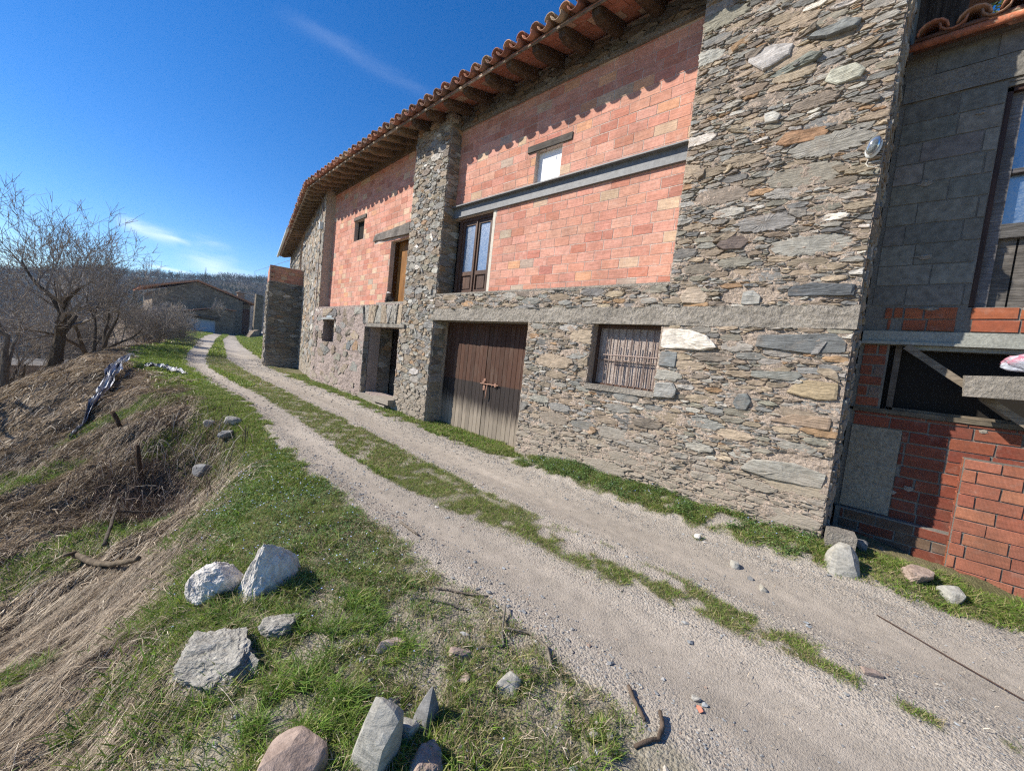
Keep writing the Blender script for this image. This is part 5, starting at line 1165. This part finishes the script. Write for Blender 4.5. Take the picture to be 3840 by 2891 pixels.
# ------------------------------------------------------------------ hills and woods
def ridge(az):   # height of the skyline over distance, by bearing in degrees from +y
    return np.interp(az, [-40, -12, -5.3, -1.2, 3.5, 8.8, 14.9, 25, 60], [.06, .045, .046, .062, .075, .087, .104, .11, .11])
azs = np.linspace(-75, 75, 160); rs_ = np.concatenate([np.linspace(95, 460, 46), [520, 620, 800, 1100]])
AZ, RR = np.meshgrid(azs, rs_); t = ss((RR-150)/300)
ZZ = -34+(ridge(AZ)*430+34)*t+(fbm(AZ*.3, RR*.02, 41)-.5)*16*ss((RR-120)/120)*(1-.55*ss((RR-330)/90)); ZZ = np.where(RR > 470, ridge(AZ)*430-(RR-470)*.12, ZZ)
HX, HY = RR*np.sin(np.radians(AZ)), RR*np.cos(np.radians(AZ))
n = NT('wooded_hill_soil', .95, .1); a = n.noise(.09, det=8, ro=.7); b = n.noise(.8, det=6); k = n.mix(n.ramp(a, [(.35, 0.), (.65, 1.)]), (.055, .048, .04), (.12, .10, .075)); k = n.mix(1, k, n.ramp(b, [(.3, .6), (.7, 1.3)]), 'MULTIPLY'); n.col(k)
tag(link('hills', tri_mesh('hills', np.stack([HX.ravel(), HY.ravel(), ZZ.ravel()], 1), grid_tris(*AZ.shape), n.m, None, None, True)), kind='structure')
rg = np.random.default_rng(77)
def hill_h(az, r):
    t = ss((r-150)/300); z = -34+(ridge(az)*430+34)*t+(fbm(az*.3, r*.02, 41)-.5)*16*ss((r-120)/120)*(1-.55*ss((r-330)/90)); return np.where(r > 470, ridge(az)*430-(r-470)*.12, z)
m = 7500; az = rg.uniform(-14, 24, m); r = 120+345*rg.random(m)**.75; hz = hill_h(az, r); pine = (fbm(az*.25+3, r*.012, 55) > .62) | ((az > 5) & (r > 400) & (fbm(az*1.1, r*.02, 56) > .45))
K = 34; ht = np.where(pine, rg.uniform(3.5, 7.5, m), rg.uniform(3.5, 8, m)); wd_ = np.where(pine, ht*.28, ht*.42)
cx, cy = r*np.sin(np.radians(az)), r*np.cos(np.radians(az))
q = rg.normal(size=(m, K, 3)); q /= np.linalg.norm(q, axis=2)[:, :, None]; q *= rg.random((m, K, 1))**.4
tz_ = (q[:, :, 2]+1)/2; kx = np.where(pine[:, None], 1.15-tz_, 1.)
P0 = np.stack([cx[:, None]+q[:, :, 0]*wd_[:, None]*kx, cy[:, None]+q[:, :, 1]*wd_[:, None]*kx, hz[:, None]+ht[:, None]*(.08+.92*tz_)], 2)
d1 = rg.normal(0, 1, (m, K, 3)); d1 /= np.linalg.norm(d1, axis=2)[:, :, None]; d1[:, :, 2] = np.where(pine[:, None], d1[:, :, 2]*.4, np.abs(d1[:, :, 2])*1.6)
sz = np.where(pine, .9, 1.5)[:, None, None]*rg.uniform(.5, 1.2, (m, K, 1)); d2 = rg.normal(0, 1, (m, K, 3))*np.where(pine, .5, .11)[:, None, None]
V = np.stack([P0-d2*sz*.5, P0+d2*sz*.5, P0+d1*sz], 2).reshape(-1, 3); T = np.arange(len(V)).reshape(-1, 3)
c = np.where(pine[:, None], np.array([(.022, .038, .024)]), np.array([(.105, .095, .09)]))*rg.uniform(.6, 1.4, (m, 1)); C = np.repeat(c, K*3, 0)
tag(link('woodland', tri_mesh('woodland', V, T, m_attr('far_wood', .9, .1), C)), 'bare brown woods with dark pines covering the far hillside', 'woodland', kind='stuff')

def grow(rng, base, hgt, r0, lean=(0, 0), forks=3, depth=6, spread=.55, up=.25, seglen=.16, first=.22, minr=.004, wob=.16, droop=0.):
    """limbs of a bare tree as tapering segments (p0, p1, r0, r1, level)"""
    S = []
    def limb(p, d, L, r, lv):
        n = max(2, int(L/(hgt*.035))); st = L/n; rr = r; d = d.copy()
        pts = []
        for i in range(n):
            d = d+rng.normal(0, wob, 3)*(.5 if lv == 0 else 1)+np.array((0, 0, up*.12 if lv else .05))-np.array((0, 0, droop*.1*lv)); d /= np.linalg.norm(d); q = p+d*st; r2 = max(minr*.6, r*(1-.62*(i+1)/n))
            S.append((p, q, rr, r2, lv)); pts.append((q, d.copy(), r2)); p = q; rr = r2
        if lv >= depth: return
        k = forks+(1 if lv > 0 else 0)+(rng.random() < .4); lo = int(n*first) if lv else int(n*.35)
        for j in range(k):
            i = int(rng.integers(lo, n)) if j < k-1 else n-1
            q, dd, rq = pts[i]; a = rng.normal(size=3); a -= dd*a.dot(dd); a /= np.linalg.norm(a); s_ = spread*rng.uniform(.6, 1.5)
            nd = dd*math.cos(s_)+a*math.sin(s_); nd[2] += up*.4; nd /= np.linalg.norm(nd)
            rc = max(minr, min(rq*rng.uniform(.65, .95), r*.7)); limb(q, nd, L*rng.uniform(.52, .82), rc, lv+1)
    d0 = np.array((lean[0], lean[1], 1.)); d0 /= np.linalg.norm(d0)
    limb(np.array(base, float), d0, hgt*.36, r0, 0); return S
def segs_mesh(name, S, mat, col, k=4, lv_from=0, lv_to=99, thick=1.):
    S = [s for s in S if lv_from <= s[4] <= lv_to]; m = len(S)
    P0 = np.array([s[0] for s in S]); P1 = np.array([s[1] for s in S]); R0 = np.array([s[2] for s in S])*thick; R1 = np.array([s[3] for s in S])*thick; lv = np.array([s[4] for s in S])
    D = P1-P0; D /= np.linalg.norm(D, axis=1)[:, None]+1e-9; A = np.cross(D, np.array([.31, .17, .93])); A /= np.linalg.norm(A, axis=1)[:, None]+1e-9; B = np.cross(D, A); V = []
    for j in range(k):
        a = 2*math.pi*j/k; W_ = A*math.cos(a)+B*math.sin(a); V.append(P0+W_*R0[:, None])
    for j in range(k):
        a = 2*math.pi*j/k; W_ = A*math.cos(a)+B*math.sin(a); V.append(P1+D*(R1*.4)[:, None]+W_*R1[:, None])
    V = np.stack(V, 1); T = []
    for j in range(k): b = (j+1) % k; T += [(j, b, k+b), (j, k+b, k+j)]
    T = (np.array(T)[None]+(np.arange(m)*2*k)[:, None, None]).reshape(-1, 3)
    c = np.array(col)[None]*(1+.16*lv[:, None]); C = np.repeat(c, 2*k, 0); return tri_mesh(name, V.reshape(-1, 3), T, mat, C)
def tree(label, x, y, hgt, r0, seed, z=None, lean=(0, 0), stems=1, depth=6, forks=3, spread=.55, up=.25, group=None, name='bare_tree', cat='tree', col=(1, 1, 1), minr=.006, wob=.14, cols2=(1.15, 1.1, 1.05), thick=1., first=.22, droop=0.):
    rng = np.random.default_rng(seed); zz = (Hs(x, y) if z is None else z)-.1; e = empty(name, (x, y, zz), label, cat, group); S = []
    for i in range(stems):
        a = rng.uniform(0, 6.28); l = (lean[0]+(.45*math.cos(a) if stems > 1 else 0), lean[1]+(.45*math.sin(a) if stems > 1 else 0))
        S += grow(rng, (0, 0, 0), hgt*rng.uniform(.85, 1.05), r0*(1 if stems == 1 else rng.uniform(.5, .9)), l, forks, depth, spread, up, minr=minr, wob=wob, first=first, droop=droop)
    for nm, me in (('trunk', segs_mesh('trunk', S, M_BARK, col, 8, 0, 1)), ('crown', segs_mesh('crown', S, M_TWIG, cols2, 3, 2, 99, thick))):
        o = bpy.data.objects.new(nm, me); sc.collection.objects.link(o); o.parent = e
    return e
tree('tall bare tree with an ivied trunk, standing behind the crest of the dry slope', -1.05, 25, 9.8, .30, 4, lean=(.05, 0), depth=5, forks=3, spread=.66, up=.36, minr=.008, col=(.55, .5, .42), wob=.17)
tree('bare tree forking low from several stems right of the ivied trunk', .25, 27.5, 7.6, .17, 12, stems=3, depth=5, forks=3, spread=.55, up=.3, minr=.008, col=(.7, .65, .6))
tree('leaning bare tree at the left frame edge with long arching boughs', -2.7, 17.5, 8.6, .22, 23, z=-3.6, lean=(-.05, .05), depth=6, forks=2, spread=.75, up=.22, minr=.007, col=(.6, .5, .45), wob=.2)
tree('bare tree half hidden between the two large trees on the left', -2.6, 30, 9.5, .17, 31, depth=5, forks=3, spread=.55, up=.32, minr=.010, col=(.6, .55, .5))
tree('bare tree with a dense pale crown left of the ivied trunk', -2.0, 22.5, 7.5, .16, 71, z=-3.6, lean=(.05, .1), depth=5, forks=3, spread=.7, up=.3, minr=.007)
tree('low spreading thorn tree between the slope crest and the far post', 2.2, 33, 5.4, .13, 44, stems=3, depth=5, forks=3, spread=.7, up=.15, minr=.010, z=-3.0)
tree('dense grey thorn bush in front of the gabled house', 4.1, 43, 4.6, .09, 47, stems=5, depth=5, forks=3, spread=.65, up=.15, minr=.012, z=-2.6, name='thorn_bush', cat='bush', cols2=(1.5, 1.42, 1.35))
tree('grey thorn bush left of the post beside the track', 3.0, 38, 3.6, .07, 48, stems=5, depth=5, forks=3, spread=.7, up=.1, minr=.011, z=-2.8, name='thorn_bush', cat='bush', cols2=(1.5, 1.42, 1.35))
tree('wispy pale shrub growing on the roof line of the low garage', 12.2, 66.5, 2.6, .05, 49, stems=4, depth=4, forks=3, spread=.5, up=.2, minr=.014, z=1.2, name='thorn_bush', cat='bush', cols2=(1.6, 1.5, 1.4))
# trees of the valley, copies of three bare trees
protos = [tree('x', 0, 0, 9.5, .14, 60+i, z=0, depth=5, forks=3, spread=.5, up=.35, minr=.018, thick=1.1) for i in range(3)]
random.seed(12); spots = []
for i in range(24):
    d = random.uniform(45, 120); az = rad(random.uniform(-7.5, 3.0 if d > 80 else -.8)); spots.append((d*math.sin(az), d*math.cos(az), random.uniform(.75, 1.25)))
spots.sort(key=lambda s: s[1])
for i, (x, y, k) in enumerate(spots):
    p = protos[i % 3]; o = p if i < 3 else p.copy()
    if i >= 3:
        sc.collection.objects.link(o)
        for ch in list(p.children): c_ = ch.copy(); sc.collection.objects.link(c_); c_.parent = o
    o.location = (x, y, Hs(x, y)-.2); o.rotation_euler = (0, 0, random.uniform(0, 6.28)); o.scale = (k, k, k); o.name = 'bare_tree'; o['label'] = 'slender bare tree in the grey woods of the valley'; o['group'] = 'bare trees in the valley'
def conifer(label, x, y, z, h, r, seed, col=(.02, .04, .022), n=2600):
    rg = np.random.default_rng(seed); e = empty('fir_tree', (x, y, z), label, 'tree'); mb = MB(); mb.tube([(0, 0, 0), (0, 0, h*.97)], [.16, .02], 6); me = mb.mesh('trunk', M_BARK)
    o = bpy.data.objects.new('trunk', me); sc.collection.objects.link(o); o.parent = e
    t = rg.random(n)**.8; tier = (t*13) % 1; a = rg.uniform(0, 6.28, n); rr = r*(1-t)*(.35+.65*(1-tier))*rg.uniform(.25, 1.05, n); P = np.stack([rr*np.cos(a), rr*np.sin(a), h*(.06+.94*t)-rr*.15], 1)
    d = np.stack([np.cos(a), np.sin(a), rg.uniform(-.3, .35, n)], 1)*(.30*(1.15-t))[:, None]; w_ = np.stack([-np.sin(a), np.cos(a), rg.uniform(-.3, .3, n)], 1)*(.10*(1.2-t))[:, None]
    V = np.stack([P-w_, P+w_, P+d], 1).reshape(-1, 3); me = tri_mesh('crown', V, np.arange(len(V)).reshape(-1, 3), M_LEAF, np.repeat(np.array([col])*rg.uniform(.6, 1.5, (n, 1)), 3, 0)); o = bpy.data.objects.new('crown', me); sc.collection.objects.link(o); o.parent = e
conifer('small dark fir showing above the ridge of the gabled house', 14.5, 92, 0.5, 9.9, 4.4, 5)
def leafy(label, x, y, z, h, r, seed):
    rg = np.random.default_rng(seed); e = empty('evergreen_tree', (x, y, z), label, 'tree'); mb = MB(); mb.tube([(0, 0, 0), (.1, .1, h*.5), (.1, 0, h*.9)], [.2, .13, .04], 7); o = bpy.data.objects.new('trunk', mb.mesh('trunk', M_BARK)); sc.collection.objects.link(o); o.parent = e
    n = 26000; cl = rg.normal(size=(70, 3)); cl /= np.linalg.norm(cl, axis=1)[:, None]; cl *= rg.random((70, 1))**.5; P = cl[rg.integers(0, 70, n)]+rg.normal(0, .16, (n, 3)); P = P*np.array([r, r, h*.34])+np.array([0, 0, h*.68])
    d = rg.normal(0, .055, (n, 3)); w_ = rg.normal(0, .03, (n, 3)); V = np.stack([P-w_, P+w_, P+d], 1).reshape(-1, 3); C = np.repeat(np.array([(.10, .13, .05)])*rg.uniform(.5, 1.7, (n, 1)), 3, 0)
    o = bpy.data.objects.new('crown', tri_mesh('crown', V, np.arange(len(V)).reshape(-1, 3), M_LEAF, C)); sc.collection.objects.link(o); o.parent = e
leafy('green evergreen tree rising behind the shed roof at the top right', 11.5, -1.9, -1.5, 12.5, 2.6, 6)

# ------------------------------------------------------------------ lane, wall and fence in the valley
def m_farstone(name='far_rubble_stone', sc_=(2.2, 2.2, 5.5), a=(.13, .10, .075), b=(.28, .22, .16), mort=(.20, .155, .115)):
    n = NT(name, .9, .2); v = n.voro(sc_); e = n.voro(sc_, 'DISTANCE_TO_EDGE'); k = n.mix(n.sep(v.outputs['Color'])[0], a, b); k = n.mix(n.ramp(e.outputs['Distance'], [(.02, 1.), (.07, 0.)]), k, mort)
    k = n.mix(1, k, n.ramp(n.noise(7., det=6), [(.3, .6), (.7, 1.25)]), 'MULTIPLY'); n.col(k); n.bump(n.math('ADD', e.outputs['Distance'], n.math('MULTIPLY', n.noise(12.), .3)), .03); return n.m
M_FS = m_farstone()
mb = MB(); mb.hexa([(-3.05, 37, -6.5), (3, 38.4, -6.5), (3, 38.9, -6.5), (-3.05, 37.5, -6.5), (-3.05, 37, -3.52), (3, 38.4, -3.5), (3, 38.9, -3.5), (-3.05, 37.5, -3.52)]); tag(mb.out('retaining_wall', M_FS), 'dark stone retaining wall below the lane in the valley, behind the slope', 'wall')
mb = MB(); mb.hexa([(-3.05, 37.5, -6.5), (3, 38.9, -6.5), (3, 43, -6.5), (-3.6, 41.6, -6.5), (-3.05, 37.5, -3.56), (3, 38.9, -3.54), (3, 43, -3.45), (-3.6, 41.6, -3.45)]); tag(mb.out('lane', m_concrete('lane_surface', (.20, .185, .165))), kind='structure')
fe = empty('lane_fence', (-1, 41.5, -3.5), 'grey post and rail fence along the valley lane', 'fence')
for i in range(6): mb = MB(); x = -3.3+i*1.15; mb.box(x-.06, x+.06, 41.44+i*.22, 41.56+i*.22, -3.6, -2.5, (.6, .55, .5)); mb.out('post', M_GREYW, fe)
for z in (-2.65, -3.05): mb = MB(); mb.beam((-3.3, 41.4, z), (2.5, 42.5, z), .05, .10, (.6, .55, .5)); mb.out('rail', M_GREYW, fe)

# ------------------------------------------------------------------ gabled house at the end of the track
ho = empty('gabled_house', (10.6, 70, -.9), 'low stone house with a tiled gable roof at the end of the track', 'house')
M_FT = m_plain('far_roof_tiles', (.42, .21, .13), .9, .1, 0, .4, .03)
def prism(mb, pts, y0, y1, col=(1, 1, 1), mi=0):
    n = len(pts); V = [(x, y0, z) for x, z in pts]+[(x, y1, z) for x, z in pts]; T = []
    for i in range(1, n-1): T += [(0, i, i+1), (n, n+i+1, n+i)]
    for i in range(n): j = (i+1) % n; T += [(i, n+i, n+j), (i, n+j, j)]
    mb.add(V, T, col, mi)
mb = MB(); prism(mb, [(5.7, -2.5), (15.6, -2.5), (15.6, 3.95), (10.2, 5.75), (5.7, 3.70)], 70, 82); mb.box(15.6, 16.9, 71.4, 82, -2.5, 3.7); mb.out('wall', M_FS, ho)
mb = MB()
def slab(x0, z0, x1, z1, y0, y1, th=.16):
    prism(mb, [(x0, z0), (x1, z1), (x1, z1+th), (x0, z0+th)], y0, y1)
slab(4.55, 3.86, 10.2, 5.80, 69.6, 82.3); slab(10.2, 5.80, 17.2, 3.70, 69.6, 82.3)
for k in range(34):
    y = 69.75+k*.37
    for (xa, za, xb, zb) in ((4.5, 4.04, 10.2, 5.98), (10.2, 5.98, 17.25, 3.88)): mb.tube([(xa, y, za), (xb, y, zb)], .09, 6, (1, 1, 1), 0, False)
for (xa, za, xb, zb) in ((4.5, 4.0, 10.2, 5.95), (10.2, 5.95, 17.2, 3.86)): mb.tube([(xa, 69.62, za), (xb, 69.62, zb)], .10, 6, (1.3, 1.2, 1.1))
rf = mb.out('roof', M_FT, ho)
mb = MB(); mb.box(15.35, 16.15, 72, 72.8, 3.3, 5.35); mb.hexa([(15.15, 71.8, 5.35), (16.4, 71.8, 5.35), (16.4, 73, 5.35), (15.15, 73, 5.35), (15.7, 72.2, 5.72), (15.85, 72.2, 5.72), (15.85, 72.6, 5.72), (15.7, 72.6, 5.72)], (1.2, .7, .5)); mb.out('chimney', M_FS, rf)
mb = MB(); mb.box(15.66, 16.75, 71.2, 71.38, -1.0, 3.05, (1, .5, .4)); mb.out('door', M_BROWNW, ho)
mb = MB(); prism(mb, [(7.2, -2.2), (8.98, -2.2), (8.98, 1.38), (7.2, 1.05)], 68, 70); prism(mb, [(12.15, -2.2), (14.3, -2.2), (14.3, 2.3), (12.15, 2.35)], 68, 70); prism(mb, [(8.98, 1.0), (12.15, 1.0), (12.15, 2.35), (8.98, 1.5)], 68, 70); mb.out('garage_wall', M_FS, ho)
mb = MB(); mb.box(8.5, 12.5, 67.8, 68.1, .76, 1.22, (.45, .38, .32)); mb.hexa([(8.4, 67.4, 1.20), (11.9, 67.4, .95), (11.9, 68, .95), (8.4, 68, 1.20), (8.4, 67.4, 1.30), (11.9, 67.4, 1.02), (11.9, 68, 1.05), (8.4, 68, 1.34)], (.7, .6, .55)); mb.out('garage_lintel', M_GREYW, ho)
n = NT('blue_grey_roller_door', .5, .4); wv = n.new('ShaderNodeTexWave'); wv.bands_direction = 'Z'; wv.inputs['Scale'].default_value = 2.6; n.ln(n.pos(), wv.inputs['Vector']); n.col(n.ramp(wv.outputs['Fac'], [(.2, (.20, .26, .34)), (.7, (.38, .46, .56))]))
mb = MB(); mb.box(8.98, 12.15, 68.25, 68.32, -1.2, 1.0); mb.out('roller_door', n.m, ho)
mb = MB()
for (xa, za, xb, zb) in ((7.2, 1.14, 12.15, 2.50), (12.15, 2.50, 14.4, 2.38)): prism(mb, [(xa, za), (xb, zb), (xb, zb+.13), (xa, za+.13)], 67.75, 70, (1.25, 1.1, 1.0))
mb.out('garage_roof', M_FT, ho)
mb = MB(); prism(mb, [(15.6, -2), (16.64, -2), (16.64, 4.85), (15.75, 4.98)], 64, 64.7); tag(mb.out('stone_hut', m_farstone('brown_rubble', (2.5, 2.5, 6), (.10, .085, .065), (.22, .18, .13), (.18, .145, .105))), 'narrow tall stone hut end right of the gabled house', 'hut')  # the hut's own brown stone, darker than the house walls
mb = MB(); prism(mb, [(13.8, -2.5), (15.6, -2.5), (15.6, .1), (15.0, -.1), (14.3, -1.3)], 61, 63); tag(mb.out('stone_ramp', M_FS), 'dark sloping stone ramp wall between the track and the narrow hut', 'wall')
mb = MB(); mb.tube([(60*math.sin(rad(14)), 60*math.cos(rad(14)), 5.5), (12, 50, 6.2), (8.6, 28, 4.6)], .012, 4, (.1, .1, .1)); tag(mb.out('power_line', M_IRON), 'single thin overhead wire running to the far end of the barn', 'wire')

# ------------------------------------------------------------------ the cat on the sill of the loft door
def cat():
    bm = bmesh.new(); J = {}
    def v(n, p, r): J[n] = (bm.verts.new(p), r); return J[n][0]
    # local: x towards the left of the photo (along the wall, away), y into the wall, z up; sitting, head bent down to the left
    pts = dict(hip=((-.02, 0, .075), .075), belly=((.03, 0, .13), .075), chest=((.085, -.005, .165), .062), neck=((.115, -.01, .205), .040), head=((.150, -.015, .195), .044), nose=((.190, -.02, .170), .020),
               fl1=((.095, -.035, .09), .020), fl2=((.100, -.04, .015), .015), fr1=((.105, .03, .09), .020), fr2=((.115, .035, .015), .015), th1=((.03, -.055, .06), .040), th2=((.07, -.06, .018), .016), tt1=((.03, .055, .06), .040), tt2=((.07, .06, .018), .016),
               t1=((-.09, -.03, .03), .020), t2=((-.15, -.05, .018), .016), t3=((-.20, -.04, .015), .012), e1=((.150, -.043, .238), .010), e2=((.150, .012, .240), .010))
    for k_, (p, r) in pts.items(): v(k_, p, r)
    for a, b in (('hip', 'belly'), ('belly', 'chest'), ('chest', 'neck'), ('neck', 'head'), ('head', 'nose'), ('chest', 'fl1'), ('fl1', 'fl2'), ('chest', 'fr1'), ('fr1', 'fr2'), ('hip', 'th1'), ('th1', 'th2'), ('hip', 'tt1'), ('tt1', 'tt2'), ('hip', 't1'), ('t1', 't2'), ('t2', 't3'), ('head', 'e1'), ('head', 'e2')): bm.edges.new((J[a][0], J[b][0]))
    me = bpy.data.meshes.new('cat'); order = list(J); bm.verts.index_update(); bm.to_mesh(me); bm.free()
    o = link('cat', me); md = o.modifiers.new('skin', 'SKIN'); md.use_smooth_shade = True
    for i, k_ in enumerate(order): r = J[k_][1]; me.skin_vertices[0].data[i].radius = (r, r)
    me.skin_vertices[0].data[0].use_root = True; sb = o.modifiers.new('sub', 'SUBSURF'); sb.levels = 2; sb.render_levels = 2
    n = NT('calico_fur', .9, .2); ob = n.geo.outputs['Object']; s_ = n.sep(ob); a = n.noise(11., ob, det=3); f = n.noise(140., ob, det=3)
    k = n.ramp(a, [(.40, (.025, .02, .02)), (.47, (.10, .075, .055)), (.53, (.02, .017, .018)), (.60, (.03, .025, .022))])
    wh = n.math('MULTIPLY', n.ramp(s_[2], [(.02, 1.), (.12, 0.)]), n.ramp(s_[0], [(.06, 0.), (.08, 1.)])); k = n.mix(wh, k, (.72, .70, .68))
    k = n.mix(n.math('MULTIPLY', n.ramp(s_[0], [(.09, 0.), (.10, 1.)]), n.ramp(s_[2], [(.19, 0.), (.2, 1.)])), k, (.13, .11, .085)); k = n.mix(n.math('MULTIPLY', n.ramp(s_[2], [(.205, 0.), (.212, 1.)]), n.ramp(s_[0], [(.085, 1.), (.1, 0.)])), k, (.75, .73, .72))
    n.col(n.mix(1, k, n.ramp(f, [(.3, .8), (.7, 1.2)]), 'MULTIPLY')); n.bump(f, .004); me.materials.append(n.m); return o
c = cat(); P = W2B.w(np.array([1.02, 1.045, .10])); c.location = tuple(P); c.rotation_euler = (0, 0, math.atan2(W2.U[1], W2.U[0])); c.scale = (1.25,)*3
tag(c, 'black, white and brown cat sitting with its head bowed on the loft door sill', 'cat')
# ------------------------------------------------------------------ air
mb = MB(); mb.box(-900, 900, -70, 1400, -70, 62); hz_ = NT('haze_air'); hz_.t.nodes.remove(hz_.b); pv = hz_.new('ShaderNodeVolumePrincipled')
pv.inputs['Density'].default_value = .00028; pv.inputs['Color'].default_value = (.60, .78, 1., 1); pv.inputs['Anisotropy'].default_value = .2
hz_.ln(pv.outputs[0], hz_.t.nodes['Material Output'].inputs['Volume']); tag(mb.out('haze', hz_.m), kind='stuff')
sc.cycles.volume_bounces = 0
